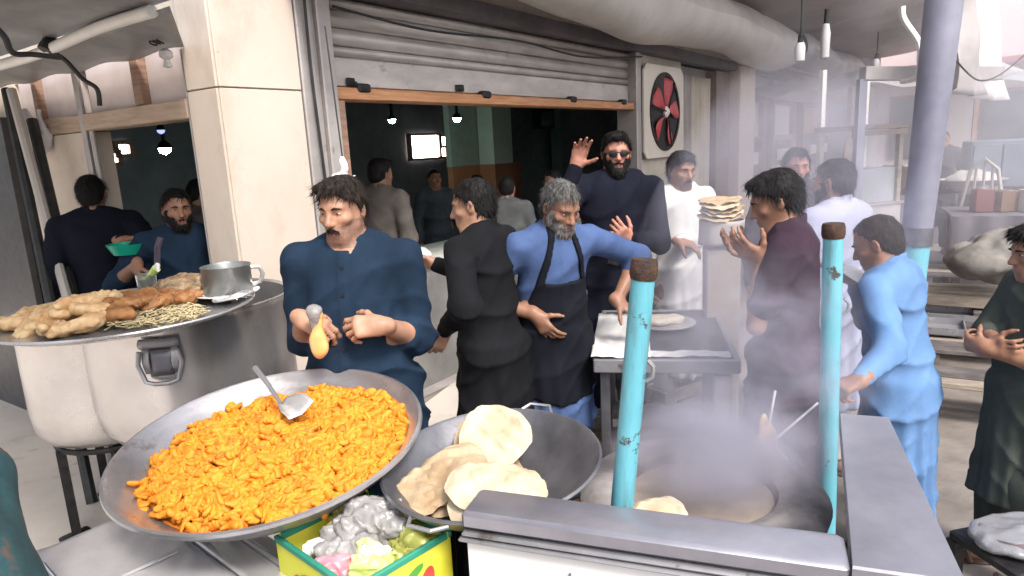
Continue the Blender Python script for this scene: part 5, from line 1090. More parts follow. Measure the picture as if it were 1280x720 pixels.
pl_ = TO + tp(.02, .12, .853); e = empty('bread_plate', tuple(pl_), 0, 'wide metal plate with pieces of dough on the serving table', 'plate'); mb = MB(); mb.lathe([(.001, 0), (.11, 0), (.15, .012), (.15, .016), (.11, .006), (.001, .005)], 36, None, 0, False, 1, 1); mb.build('dish', steel, e, True)
def dgf(P): d = ell(P, (-.03, .0, .02), (.06, .06, .025)); d = smin(d, ell(P, (.05, .02, .02), (.05, .045, .02)), .02); return d - np.abs(wob(P, 60, 2)) * .01
sdf_obj('dough_heap', dgf, (-.13, -.1, -.01), (.13, .1, .07), .008, mat('raw dough', (.5, .43, .34), (.7, .63, .53), rough=.7, scale=12, bump=.2), e)
# white wrapped crate with bread pile at the far right of the table
wc = np.array([1.075, 3.42, 0]); e = empty('wrapped_crate', (wc[0], wc[1], 0), TA, 'tall dingy cream crate topped with cloth carrying the bread pile', 'crate')
mb = MB(); mb.box((0, 0, .60), (.17, .17, 1.2), None, 0, .01); mb.build('crate_body', mat('cream crate', (.30, .25, .20), (.42, .36, .30), rough=.6, scale=3), e, True)
mb = MB(); mb.grid(lambda u, v: ((.095 + .012 * math.sin(u * 25) * v) * math.cos(6.283 * u) * (1.15 if abs(math.cos(6.283 * u)) > .7 else 1.2), (.095 + .012 * math.sin(u * 31) * v) * math.sin(6.283 * u) * 1.18, 1.335 - .12 * v), 60, 8, 0, True); mb.build('wrap_cloth', mat('dingy wrap cloth', (.36, .33, .30), (.5, .46, .42), rough=.85, scale=8), e, True, .004)
for i in range(5):
    naan(wc + (rng.random() * .03 - .02, rng.random() * .02 - .01, 1.352 + .020 * i), (rng.random() * .1 - .05, -.08, 1), .115 - .006 * i, .11, i * 1.1, ['lowest flatbread of the pile on the wrapped crate', 'second flatbread from the bottom of the pile on the wrapped crate', 'middle flatbread of the pile on the wrapped crate', 'second flatbread from the top of the pile on the wrapped crate', 'topmost flatbread of the pile on the wrapped crate'][i], dough if i % 2 else dough2, .02, .013, 20 + i, 'bread pile on the wrapped crate')
# things below and beside the table
bk = np.array([.80, 3.0, .0]); e = empty('steel_bucket', (.78, 2.78, 0), 0, 'dull steel bucket standing on the ground below the serving table', 'bucket')
mb = MB(); mb.lathe([(.001, 0), (.10, 0), (.125, .24), (.13, .245), (.12, .24), (.097, .01), (.001, .008)], 30); mb.build('pail', steel, e, True); mb = MB(); mb.tube([(-.125, 0, .23), (-.10, 0, .33), (0, 0, .37), (.10, 0, .33), (.125, 0, .23)], .005, 6); mb.build('handle', iron, e, True)
for i, (x, y, z, w, lab) in enumerate(((.50, 3.35, 0, .46, 'slatted wooden crate under the back of the serving table'), (.36, 3.75, 0, .42, 'slatted wooden crate left behind the serving table'), (.95, 4.05, 0, .42, 'slatted wooden crate beside the white clad man'))):
    e = empty('wooden_crate', (x, y, z), .3 * i, lab, 'crate', 'wooden crates under and behind the table')
    for k in range(3):
        for sy in (-.16, .16): mb = MB(); mb.box((0, sy, .05 + .095 * k), (w, .014, .07)); mb.build('slat', woodp, e)
        for sx in (-w / 2 + .01, w / 2 - .01): mb = MB(); mb.box((sx, 0, .05 + .095 * k), (.014, .29, .07)); mb.build('slat', woodp, e)
    mb = MB(); mb.box((0, 0, .012), (w - .03, .28, .012)); mb.build('base', woodp, e)
for (x, y, a, L, lab) in ((.42, 2.72, .25, .7, 'loose grey board lying on the ground under the apron man'), (.62, 2.62, -.1, .6, 'pale loose board on the ground in front of the bucket')):
    mb = MB(); mb.box((x, y, .022), (L, .10, .03), Matrix.Rotation(a, 3, 'Z'), 0, .004); tag(mb.build('loose_board', woodp, None, True), lab, 'board')
# tray of white bags on the shop counter behind
for (s, n, r_, lab) in ((.62, -.6, .17, 'heap of white dough balls on the shop counter behind the man in black'), (1.15, -.65, .14, 'second heap of white dough on the shop counter by the black clad man')):
    c_ = fac(s, n, .985)
    def wf(P): Q = P - c_.astype(f32); return ell(Q, (0, 0, .0), (r_, .12, .035)) - np.abs(wob(Q, 38, 2)) * .02
    tag(sdf_obj('dough_heap', wf, c_ - .25, c_ + .25, .012, whitem), lab, 'dough')

# ------------------------------------------------------------------ street on the right
GBN = 'low slatted platforms on the street'
rows = [(2.42, 3.86), (2.74, 4.38), (3.04, 4.90), (3.36, 5.44), (3.70, 6.0), (4.06, 6.6), (4.45, 7.25)]
bd = Vector((.36, -.93, 0)).normalized(); RDIR = Vector((.51, .86, 0)).normalized()
labs = ['nearest low slatted platform right of the man in light blue', 'second nearest low slatted platform on the street', 'third low slatted platform behind the boy in green', 'fourth low slatted platform, in the middle of the rows', 'fifth low slatted platform, below the cloth heap', 'sixth low slatted platform toward the far stalls', 'farthest low slatted platform before the draped table']
bdir = Vector((.86, -.51, 0)); BMx = Matrix(((bdir.x, -bdir.y, 0), (bdir.y, bdir.x, 0), (0, 0, 1)))
for i, (x, y) in enumerate(rows):
    hgt = .24 + .03 * (i % 3); L = 2.3; e = empty('slatted_platform', (x, y, 0), math.atan2(bdir.y, bdir.x), labs[i], 'platform', GBN)
    for k in range(3):
        mb = MB(); mb.box((L / 2 + rng.random() * .06, .02 + .125 * k, hgt + rng.random() * .012), (L, .108, .03), Matrix.Rotation((rng.random() - .5) * .02, 3, 'Z'), 0, .004); mb.build('plank', woodg if (i + k) % 3 else woodp, e, True)
    for lx in (.08, L / 2, L - .08):
        for ly in (.0, .27): mb = MB(); mb.box((lx, ly, (hgt - .018) / 2), (.05, .05, hgt - .018)); mb.build('leg', woodg, e)
hp2 = at(1238, 316, 5.0)
def chf(P):
    Q = P - hp2.astype(f32); d = ell(Q, (0, 0, -.06), (.30, .26, .13)); d = smin(d, ell(Q, (.12, 0, .05), (.2, .2, .13)), .1); return d - np.abs(wob(Q, 13, 2)) * .05 - wob(Q, 31, 4) * .016
tag(sdf_obj('cloth_heap', chf, hp2 - .6, hp2 + .6, .018, mat('dusty sacking', (.12, .11, .10), (.26, .24, .22), rough=.85, scale=5, bump=.3, bscale=30)), 'pale dusty cloth heap lying on the slatted platforms', 'cloth')
e = empty('timber_stack', (3.35, 5.05, 0), math.atan2(bdir.y, bdir.x), 'stack of loose beams holding the cloth heap', 'timber')
for k in range(4): mb = MB(); mb.box((.5, .12 * k, .42 + .02 * (k % 2)), (1.9, .09, .09), Matrix.Rotation(.05 * (k - 1.5), 3, 'Z'), 0, .006); mb.build('beam', woodp, e, True)
for k in range(2): mb = MB(); mb.box((.2 + .8 * k, .18, .18), (.10, .5, .36), None, 0, .006); mb.build('beam', woodg, e, True)

# stall with a pale wooden top shelf
sc_ = np.array([3.55, 7.0, 0]); e = empty('shelf_stall', tuple(sc_), .35, 'narrow street stall with a pale wooden top shelf on thin posts', 'stall')
mb = MB(); mb.box((.05, .0, 1.755), (.66, .55, .05), None, 0, .006); mb.build('top_shelf', woodp, e, True); mb = MB(); mb.box((.05, -.265, 1.70), (.66, .02, .05)); mb.build('shelf_lip', woodp, e)
for (x, y) in ((-.24, -.22), (.34, -.22), (-.24, .22), (.34, .22)): mb = MB(); mb.box((x, y, 1.17 if y > 0 else .865), (.05, .05, 2.34 if y > 0 else 1.73)); mb.build('post', whitem if y > 0 else woodp, e)
mb = MB(); mb.box((.08, 0, 1.18), (.5, .42, .34), None, 0, .004); mb.build('glass_case', mat('greenish glass case', (.34, .38, .36), (.46, .5, .48), rough=.1, scale=3), e, True)
mb = MB(); mb.box((.08, 0, .50), (.60, .50, .98), None, 0, .006); mb.build('counter_box', mat('pale counter box', (.4, .36, .33), (.52, .48, .45), rough=.6, scale=3), e, True)
mb = MB(); mb.box((.08, 0, 1.0), (.64, .54, .02)); mb.build('counter_top', woodp, e)
mb = MB(); mb.box((-.36, -.22, 1.28), (.10, .03, .75), Matrix.Rotation(.12, 3, 'Y'), 0, .004); tag(mb.build('leaning_board', woodp, None, True), None); lb_ = bpy.data.objects['leaning_board']; lb_.parent = e
# far cross table, bowl and draped table
e = empty('long_table', (4.75, 8.3, 0), -.18, 'long dark table under the far awning right of the tall pole', 'table'); mb = MB(); mb.box((.3, 0, .98), (1.9, .7, .05), None, 0, .005); mb.build('table_top', iron, e, True)
for sx in (-.6, 1.2):
    for sy in (-.28, .28): mb = MB(); mb.box((sx, sy, .477), (.06, .06, .955)); mb.build('leg', iron, e)
bw_ = at(1214, 238, 7.9); e = empty('white_basin', (bw_[0], bw_[1], 1.01), 0, 'wide white basin heaped with pale food on the long table', 'basin'); mb = MB(); mb.lathe([(.001, 0), (.22, 0), (.34, .10), (.35, .10), (.24, .005), (.001, .004)], 30); mb.build('shell', mat('chipped enamel', (.4, .39, .39), (.52, .51, .51), rough=.4), e, True)
def rf(P): return ell(P, (0, 0, .06), (.27, .27, .13)) - np.abs(wob(P, 22, 1)) * .03
sdf_obj('heap', rf, (-.35,) * 3, (.35,) * 3, .02, mat('pale rice', (.42, .4, .38), (.54, .52, .5), rough=.8), e)
dt = empty('draped_table', (5.15, 6.75, 0), -.45, 'market table draped with mauve grey cloth at the right edge', 'table')
mb = MB(); mb.box((.2, 0, .84), (1.7, .8, .03)); mb.build('table_top', woodb, dt)
mau = mat('mauve cloth', (.13, .115, .135), (.2, .18, .205), rough=.85, scale=4, bump=.15)
mb = MB(); mb.grid(lambda u, v: (-.68 + 1.76 * u, -.42 - (.02 + .022 * math.sin(u * 40)) * min(1, v * 3) if v > .3 else -.42 + .84 * (1 - v / .3), .862 if v <= .3 else .862 - .62 * (v - .3) / .7), 70, 14); mb.build('cloth', mau, dt, True, .004)
for sx in (-.58, .98):
    for sy in (-.34, .34): mb = MB(); mb.box((sx, sy, .41), (.06, .06, .82)); mb.build('leg', woodb, dt)
ch = empty('plastic_chair', (5.25, 7.55, 0), 2.6, 'cream plastic chair with a rounded back by the far tables', 'chair'); crm = mat('cream plastic', (.36, .33, .3), (.44, .41, .37), rough=.4, scale=4)
mb = MB(); mb.box((0, 0, .45), (.44, .44, .025), None, 0, .01); mb.build('seat', crm, ch, True)
mb = MB(); mb.tube([(-.2, .2, .45), (-.19, .24, .85), (-.12, .26, 1.25), (0, .27, 1.36), (.12, .26, 1.25), (.19, .24, .85), (.2, .2, .45)], .02, 8); mb.build('back_frame', crm, ch, True)
for k in range(3): mb = MB(); mb.tube([(-.1 + .1 * k, .21, .46), (-.07 + .07 * k, .26, 1.31 + (.03 if k == 1 else 0))], .014, 6); mb.build('back_bar', crm, ch, True)
for sx in (-.19, .19):
    for sy in (-.19, .19): mb = MB(); mb.tube([(sx, sy, .44), (sx * 1.1, sy * 1.1, 0)], .018, 7); mb.build('leg', crm, ch, True)
cb = empty('blue_cabinet', (5.95, 8.1, 0), -.4, 'blue grey cabinet with vertical doors at the far right', 'cabinet'); cbm = mat('blue grey enamel', (.12, .15, .19), (.2, .24, .29), rough=.5, scale=3)
mb = MB(); mb.box((0, 0, .78), (.9, .5, 1.5), None, 0, .01); mb.build('carcass', cbm, cb, True)
for k in range(3): mb = MB(); mb.box((-.29 + .29 * k, -.262, .78), (.27, .02, 1.42), None, 0, .005); mb.build('door', cbm, cb, True)
# second row of stall furniture further off
for i, (x, y, w, h, lab) in enumerate(((6.3, 10.5, 1.6, .95, 'pale far stall counter behind the long dark table'), (8.2, 11.8, 1.8, 1.0, 'far stall counter below the pinkish building'), (5.0, 11.4, 1.3, 1.0, 'far stall counter just right of the tall pole'))):
    e = empty('stall_counter', (x, y, 0), -.4, lab, 'counter'); mb = MB(); mb.box((0, 0, h / 2), (w, .7, h), None, 0, .01); mb.build('counter_box', [mau, MATS['pale counter box'], woodb][i], e, True); mb = MB(); mb.box((0, 0, h + .025), (w + .1, .8, .045), None, 0, .006); mb.build('counter_top', woodp, e, True)
    for k in range(5):
        mb = MB(); hh = .14 + .16 * rng.random(); mb.lathe([(.001, 0), (.06, 0), (.07, hh * .6), (.03, hh * .8), (.03, hh), (.001, hh)], 12); o = mb.build('jar', [whitem, steel, crm, MATS['worn red paint'], woodp][k], None, True); o.location = (x + (k - 2) * w / 6, y - .1 * (k % 2) - (k - 2) * .05, h + .05); tag(o, 'small %s jar standing on the %s' % (['white', 'steel', 'cream', 'red', 'brown'][k], lab), 'jar')
    mb = MB()
    for sx in (-w / 2 + .05, w / 2 - .05): mb = MB(); mb.box((sx, .3, 1.3), (.06, .06, 2.6)); mb.build('post', woodb, e)
    mb = MB(); mb.grid(lambda u, v: (-w / 2 - .2 + (w + .4) * u, .7 - 1.7 * v, 2.62 - .30 * v + .05 * math.sin(u * 14 + i)), 20, 8); mb.build('canopy', [tarpd, tarpg, tarpd][i], e, True, .01)
# building closing the street, its red eave, white sheets
pinkb = mat('pale pinkish plaster', (.72, .65, .63), (.80, .74, .72), rough=.8, scale=.8, bump=.1)  # one even pale pinkish plaster tone
fb = empty('far_building', (11.2, 15.5, 0), math.radians(-38), 'pale pinkish building with a red eave closing the far right', 'building')
mb = MB(); mb.box((0, 1.5, 2.4), (9, 3, 4.8)); mb.build('wall', pinkb, fb); redev = mat('red eave', (.34, .10, .10), (.46, .17, .16), rough=.6, scale=2)
mb = MB(); mb.box((0, -.4, 3.0), (9.2, .8, .16), None, 0, .02); mb.build('eave', redev, fb, True)
for k in range(5):
    mb = MB(); mb.box((-3.6 + 1.8 * k, -.02, 1.7), (1.0, .06, 1.5)); f_ = mb.build('window', woodb, fb); mb = MB(); mb.box((-3.6 + 1.8 * k, -.06, 1.7), (.86, .02, 1.36)); mb.build('pane', glassy, f_)
fb2 = empty('far_building', (4.6, 17.0, 0), math.radians(-8), 'grey far building closing the street behind the tall pole', 'building')
mb = MB(); mb.box((0, 1.5, 2.4), (8.5, 3, 4.8)); mb.build('wall', mat('grey mauve plaster', (.28, .25, .27), (.38, .35, .37), rough=.8, scale=1), fb2)
for k in range(4):
    mb = MB(); mb.box((-3 + 2 * k, -.02, 1.5), (1.2, .06, 2.0)); f_ = mb.build('window', woodb, fb2); mb = MB(); mb.box((-3 + 2 * k, -.06, 1.5), (1.05, .02, 1.85)); mb.build('pane', glassy, f_)
for (u0, u1, v0, v1, Y, mm, lab) in ((1212, 1250, -40, 118, 6.6, tarpw, 'white sheet hanging from the street awning edge at upper right'), (1192, 1222, -40, 112, 5.8, tarpd, 'dusty brown tarp edge hanging just right of the tall pole')):
    A_, B_, C_, D2 = at(u0, v0, Y), at(u1, v0, Y + .5), at(u0 - 6, v1, Y), at(u1 + 8, v1 + 8, Y + .5); mb = MB()
    mb.grid(lambda u, v: tuple((A_ * (1 - u) + B_ * u) * (1 - v) + (C_ * (1 - u) + D2 * u) * v + np.array([.03, -.05, 0]) * math.sin(u * 11 + v * 2) + np.array([0, -.03, .02]) * math.sin(v * 9 + u * 4)), 18, 18); tag(mb.build('hanging_tarp', mm, None, True, .004), lab, 'tarp')
# beam, conduit, hanging bulbs under the street awning
e = empty('steel_beam', (0, 0, 0), 0, 'grey steel beam crossing below the street awning near the tall pole', 'beam'); A_, B_ = at(1078, 92, 6.4), at(1250, 92, 6.6); mb = MB(); mb.box((A_ + B_) / 2, (np.linalg.norm(B_ - A_), .10, .12), frame_from(B_ - A_), 0, .004); mb.build('girder', framem, e, True)
mb = MB(); mb.box((A_ + (0, 0, -1.25)), (.07, .07, 2.4)); mb.build('post', polem, e)
cord([at(1128, 8, 5.2), at(1130, 24, 5.2), at(1148, 52, 5.2), at(1150, 74, 5.2), at(1147, 96, 5.3), at(1128, 102, 5.6)], .022, 'white bent conduit pipe on the steel beam beside the tall pole', whitem, 'conduit_pipe')
def bulb(u, v, Y, vt, lab, r_=.032, ln=.085):
    p = at(u, v, Y); top = at(u + 3, vt, Y); e = empty('hanging_bulb', tuple(p), 0, lab, 'lamp'); mb = MB(); mb.lathe([(.001, -ln), (r_ * .9, -ln * .9), (r_, 0), (r_ * .7, ln * .35), (.001, ln * .4)], 14); mb.build('bulb', mat('dusty bulb glass', (.42, .41, .42), (.54, .53, .54), rough=.3), e, True)
    mb = MB(); mb.tube([(0, 0, ln * .35), (.004, 0, ln * .9)], r_ * .5, 10); mb.build('socket', iron, e, True); mb = MB(); mb.tube([(.004, 0, ln * .9), top - p], .006, 5); mb.build('cord', blackm, e)
bulb(1000, 60, 4.4, -12, 'white bulb hanging in front of the end of the silver roll'); bulb(1032, 42, 5.6, 18, 'long white tube lamp under the street awning', .036, .20); bulb(1095, 78, 6.6, 40, 'small bulb hanging left of the white conduit')
# plastic wrapped tray at lower right on a stool
tp_ = at(1262, 668, 1.78); e = empty('stool', (tp_[0] + .05, tp_[1], 0), .2, 'small dark stool under the wrapped tray at lower right', 'stool'); h_ = tp_[2] - .03
mb = MB(); mb.box((0, 0, h_ - .015), (.30, .24, .03), None, 0, .006); mb.build('seat', iron, e, True)
for sx in (-.13, .13):
    for sy in (-.11, .11): mb = MB(); mb.box((sx, sy, (h_ - .031) / 2), (.035, .035, h_ - .031)); mb.build('leg', iron, e)
e = empty('wrapped_tray', (tp_[0] + .05, tp_[1], h_ + .002), .1, 'shiny plastic wrapped food tray at the lower right corner', 'tray')
mb = MB(); mb.lathe([(.001, 0), (.10, 0), (.135, .03), (.13, .04), (.001, .045)], 30, None, 0, False, 1, .72); mb.build('dish', mat('dark food', (.08, .06, .07), (.2, .15, .15), rough=.5, scale=30), e, True)
def wrf(P): return ell(P, (0, 0, .02), (.155, .115, .034)) - wob(P, 55, 2) * .006 - wob(P, 110, 3) * .003
sdf_obj('wrap', wrf, (-.2, -.17, -.04), (.2, .17, .1), .006, mat('cling film', (.62, .62, .68), (.8, .8, .86), rough=.12, scale=9, trans=.7, bump=.3, bscale=40), e)

cord((at(1190, 70, 5.0), at(1222, 100, 5.6), at(1252, 92, 6.2), at(1290, 60, 6.6)), .007, 'black cable hanging between the tall pole and the white sheet')

cols = {'red': (.22, .07, .06), 'brown': (.2, .11, .06), 'white': (.6, .59, .57), 'blue': (.09, .12, .2), 'green': (.06, .2, .1), 'yellow': (.4, .31, .12)}
cm = {k: mat(k + ' carton', tuple(x * .8 for x in c), tuple(x * 1.1 for x in c), rough=.6, scale=6) for k, c in cols.items()}
for (place, o3, du, nn) in (('on the mauve draped table', (4.75, 6.85, .872), (.17, -.085, 0), 6), ('on the long dark table', (4.45, 8.42, 1.008), (.24, -.04, 0), 6), ('on the ground by the far stall counters', (5.6, 9.6, .003), (.5, .2, 0), 6)):
    for i, k in enumerate(cols):
        w_, d_, h_ = .10 + .12 * rng.random(), .10 + .1 * rng.random(), .08 + .22 * rng.random(); p = np.array(o3) + np.array(du) * i + (0, .16 * (rng.random() - .5), 0); 
        e = empty('carton', tuple(p), rng.random() * 2, 'small %s carton %s' % (k, place), 'box', 'cartons among the far stalls'); mb = MB(); mb.box((0, 0, h_ / 2), (w_, d_, h_), None, 0, .004); mb.build('body', cm[k], e, True); mb = MB(); mb.box((0, 0, h_ + .004), (w_ * .96, .035, .005)); mb.build('tape', crm, e)
for i, (x, y, z, lab) in enumerate(((2.95, 4.72, .31, 'shallow steel tray lying on the second nearest slatted platform'), (3.35, 4.98, .31, 'shallow steel tray lying on the third slatted platform'), (3.9, 5.35, .32, 'shallow steel tray lying on the fourth slatted platform'), (3.3, 4.15, .31, 'shallow steel tray at the right of the nearest slatted platform'))):
    e = empty('steel_tray', (x, y, z), -.53, lab, 'tray', 'steel trays on the slatted platforms'); mb = MB(); mb.box((0, 0, .004), (.5, .3, .008)); mb.build('base', steel_dull, e)
    for (cx, cy, a, b_) in ((0, -.15, .5, .008), (0, .15, .5, .008), (-.25, 0, .008, .29), (.25, 0, .008, .29)): mb = MB(); mb.box((cx, cy, .03), (a, b_, .045)); mb.build('rim', steel_dull, e)
# ------------------------------------------------------------------ the people
navy = cloth('navy cotton', (.012, .026, .050)); blackc = cloth('black cotton', (.008, .008, .010)); bluec = cloth('cornflower blue cotton', (.062, .100, .215)); apr = cloth('black apron cloth', (.008, .009, .014))
whitec = cloth('white cotton', (.56, .55, .54), 1.1); maroon = cloth('dull maroon cotton', (.038, .021, .034)); greyd = cloth('dark grey cotton', (.05, .045, .055)); lav = cloth('lavender cotton', (.34, .35, .47), 1.12)
skyb = cloth('light blue cotton', (.115, .215, .40), 1.35); green = cloth('dark green cotton', (.055, .064, .056)); dnavy = cloth('midnight cotton', (.007, .008, .016)); greyc = cloth('grey cotton', (.085, .088, .09)); beigec = cloth('taupe cotton', (.10, .088, .08)); teald = cloth('slate cotton', (.05, .06, .07))
def P(*a, **k): return person(*a, **k)
P('cook in navy kurta with rolled sleeves, holding a small bag behind the orange food', -.535, 2.30, -95, 1.74, lean=3, head=(-14, 9, 0), rh=(at(377, 398, 2.12), (.80, -.35, -.35), (.35, .2, -.8)), lh=(at(478, 407, 2.07), (-1, -.25, .06), (.0, .75, -.5)), relb=(-.15, .35, -1), lelb=(.15, .35, -1), top=navy, trousers=navy, sleeve=('rolled', 'rolled'), belly=.07, build=1.01, skin=skinA, res=.0052, cres=.008, hair='full', hairm=hairB, beard=(hairK, .05, True), curl=(.75, .85), buttons=iron, hscale=.97)
P('man in plain black kurta seen from behind beside the navy cook', -.085, 2.78, 148, 1.68, lean=4, head=(22, 12, 0), lh=(at(556, 412, 2.62), (-.5, .1, -.85), (0, 1, .1)), rh=(at(545, 330, 3.1), (-.9, .3, .1)), top=blackc, trousers=blackc, hem=.42, skin=skinA, res=.0062, cres=.009, hair='short', hairm=hairK, build=.98)
P('grey haired bearded man in blue kurta and black apron leaning over the table', .145, 2.98, -68, 1.68, lean=15, head=(8, 26, 0), rh=(at(670, 394, 2.78), (.55, -.25, -.8), (.5, .6, -.1)), lh=(at(771, 376, 2.92), (.75, -.2, -.6), (-.2, .2, -.9)), relb=(-.5, .2, -1), lelb=(.7, .2, -.8), top=bluec, trousers=bluec, sleeve=('rolled', 'rolled'), apron=apr, skin=skinB, res=.0062, cres=.0095, hair='short', hairm=hairG, beard=(beardG, .55, True), hem=.50, curl=(.45, .35), belly=.03)
P('tall bearded man in black kurta and sunglasses raising a hand', .565, 3.78, -88, 1.86, side=-4, head=(-4, 2, 0), rh=(at(720, 208, 3.52), (.25, -.3, .9), (0, -1, .2)), lh=(at(786, 300, 3.52), (-.55, -.5, .55), (-.3, .6, .4)), relb=(-.25, .5, -1), lelb=(.5, .1, -1), top=dnavy, trousers=dnavy, skin=skinC, res=.0068, cres=.010, hair='full', hairm=hairK, beard=(hairK, 1.0, True), glasses=True, curl=(.35, .8), build=1.08)
P('slim dark haired man in white kurta standing behind the table', 1.035, 4.1, -78, 1.72, head=(6, 10, 0), lh=(at(848, 302, 3.82), (.85, -.35, -.25), (0, .3, -.9)), lelb=(.1, .4, -1), top=whitec, trousers=whitec, skin=skinB, res=.0072, cres=.0105, hair='full', hairm=hairK, beard=(hairK, .05, True), hem=.30, build=.9)
P('man in maroon sleeves and dark grey kurta looking down at his raised hands', 1.04, 2.46, 152, 1.67, lean=3, head=(10, 22, 0), lh=(at(953, 322, 2.34), (-.85, -.15, .45), (.1, .6, .75)), rh=(at(940, 318, 2.55), (-.85, .1, .35), (0, -.6, .75)), lelb=(.5, -.3, -1), relb=(.3, .3, -1), top=maroon, trousers=greyd, sleeve=('short', 'short'), skin=skinB, res=.0062, cres=.009, hair='full', hairm=hairK, curl=(.4, .45), hem=.5)
P('reddish faced bearded man watching from behind the maroon sleeved man', 1.685, 4.0, -98, 1.71, head=(0, 8, 0), top=greyd, trousers=greyd, skin=skinC, res=.008, cres=.012, hair='short', hairm=hairB, beard=(hairB, .9, True))
P('man in pale lavender kurta seen from behind, right of the maroon sleeved man', 1.555, 3.22, 118, 1.66, head=(14, 6, 0), top=lav, trousers=whitec, skin=skinB, res=.0068, cres=.010, hair='short', hairm=hairK, beard=(hairK, .6, True), hem=.42)
P('crop haired man in light blue kurta bending toward the tandoor', 1.45, 2.42, 132, 1.475, lean=9, head=(10, 26, 0), lh=(at(1078, 474, 2.05), (-.85, .0, -.35), (.2, .3, -.9)), rh=(at(1068, 350, 2.62), (-.8, .3, .2), (0, -.2, 1)), lelb=(.5, -.6, -.8), relb=(0, .5, -1), top=skyb, trousers=skyb, skin=skinB, res=.0062, cres=.0085, hair='crop', hairm=hairB, curl=(.3, .9), hem=.27, build=1.0, fold=1.1)
P('boy in dark green kurta with folded arms at the right edge', 1.885, 2.36, 168, 1.42, head=(4, 12, 0), lh=(at(1232, 436, 2.24), (-.35, .9, .1), (.6, .3, .1)), rh=(at(1244, 428, 2.26), (-.25, -.9, .0), (.8, -.2, .1)), lelb=(.3, -.6, -1), relb=(-.3, .6, -1), top=green, trousers=green, sleeve=('rolled', 'rolled'), skin=skinB, res=.0065, cres=.009, hair='full', hairm=hairK, curl=(.95, .95), hem=.42, build=1.0)
# people at and inside the shop
P('man in midnight blue kurta seen from behind at the side doorway', -2.40, 3.98, 118, 1.77, head=(-18, 4, 0), rh=(at(150, 300, 3.75), (.8, .3, 0)), top=dnavy, trousers=dnavy, skin=skinB, res=.0085, cres=.012, hair='short', hairm=hairK)
P('bearded man in dark navy shirt bending inside the side doorway', -1.80, 3.72, -62, 1.68, lean=10, head=(8, 6, 0), top=navy, trousers=dnavy, sleeve=('rolled', 'rolled'), rh=(at(172, 330, 3.45), (.1, -.3, -1)), skin=skinB, res=.0085, cres=.012, hair='short', hairm=hairK, beard=(hairK, .8, True))
P('man in taupe shirt turned away inside the side doorway', -2.22, 4.55, 40, 1.72, lean=16, head=(-10, 20, 0), top=beigec, trousers=dnavy, skin=skinB, res=.010, cres=.014, hair='short', hairm=hairK)
P('man in grey shirt leaning farther inside the side doorway', -2.35, 5.2, 60, 1.84, lean=14, head=(0, 10, 0), top=greyc, trousers=dnavy, skin=skinB, res=.010, cres=.014, hair='short', hairm=hairK)
q_ = fac(1.3, -.95, 0)
P('dim man in taupe shirt inside the shop behind the cook', -.95, 4.95, 60, 1.77, lean=6, head=(-10, 6, 0), top=beigec, trousers=dnavy, skin=skinB, res=.010, cres=.014, hair='full', hairm=hairK)
P('dim man in slate shirt inside the shop right of the black clad man', -.02, 5.6, 80, 1.56, lean=12, head=(10, 10, 0), top=greyc, trousers=dnavy, skin=skinB, res=.010, cres=.014, hair='short', hairm=hairK)
P('dark silhouetted diner in front of the bright interior window', -.75, 7.2, -60, 1.60, top=teald, trousers=dnavy, skin=skinB, res=.011, cres=.016, hair='short', hairm=hairK)
P('far passer-by in dark clothes near the far stalls', 5.9, 9.3, -120, 1.70, top=greyd, trousers=dnavy, skin=skinB, res=.012, cres=.016, hair='short', hairm=hairK)
src = [o for o in bpy.data.objects if o.get('label', '').startswith('dim man in slate')][0]
for (x, y, rz, lab) in ((.55, 6.6, 2.0, 'dim diner deep inside the shop left of the red brown dado'), (-.35, 6.2, -.8, 'dim diner standing between the two interior dining tables'), (-1.5, 6.4, 1.0, 'dim diner far inside the shop, left of the bright window'), (1.0, 6.0, 2.6, 'dim diner inside behind the man in sunglasses')):
    c = copy_tree(src); c.location = (x, y, 0); c.rotation_euler = (0, 0, rz); c['label'] = lab; c['group'] = 'dim diners inside the shop'
# small things in hands
bg_ = at(398, 418, 2.03)
e = empty('food_bag', tuple(bg_), 0, 'small clear bag of orange food hanging from the cook\'s hand', 'bag')
sdf_obj('filled_bag', lambda Q: smin(ell(Q, (0, 0, -.032), (.028, .022, .046)), cap(Q, (0, 0, 0), (0, 0, .06), .012, .022), .02) - wob(Q, 80, 2) * .004, (-.06, -.06, -.1), (.06, .06, .1), .0045, mat('orange juice bag', (.70, .34, .10), (.82, .48, .2), rough=.2, scale=14, coat=.4), e)
sdf_obj('bag_mouth', lambda Q: cap(Q, (0, 0, .02), (-.004, 0, .07), .014, .024) - wob(Q, 90, 1) * .006, (-.05, -.05, -.01), (.05, .05, .11), .0045, clr, e)
ph = at(772, 314, 3.46); mb = MB(); mb.box((0, 0, 0), (.075, .012, .15), Matrix.Rotation(.35, 3, 'Y') @ Matrix.Rotation(.5, 3, 'Z'), 0, .004); o = mb.build('phone', iron, None, True); o.location = tuple(ph); tag(o, 'dark phone in the hand of the man in sunglasses', 'phone')
pp = at(1077, 347, 2.57); mb = MB(); mb.grid(lambda u, v: ((u - .5) * .12, (v - .5) * .16, .012 * math.sin(u * 3)), 8, 8); o = mb.build('paper_sheet', whitem, None, True, .002); o.location = tuple(pp); o.rotation_euler = (.35, .1, .4); tag(o, 'white paper held by the man in light blue kurta', 'paper')
kb = at(724, 189, 3.56)
wt = at(430, 216, 3.4)
def wtf(Q_):
    Q = Q_ - wt.astype(f32); d = ell(Q, (.006, 0, .03), (.016, .014, .042)); d = smin(d, ell(Q, (-.012, 0, -.025), (.055, .025, .018)), .015); return d - wob(Q, 70, 2) * .012 - np.abs(wob(Q, 130, 4)) * .006
tag(sdf_obj('white_cloth', wtf, wt - .2, wt + .25, .008, whitem), 'bright white rag hanging behind the head of the navy cook', 'cloth')
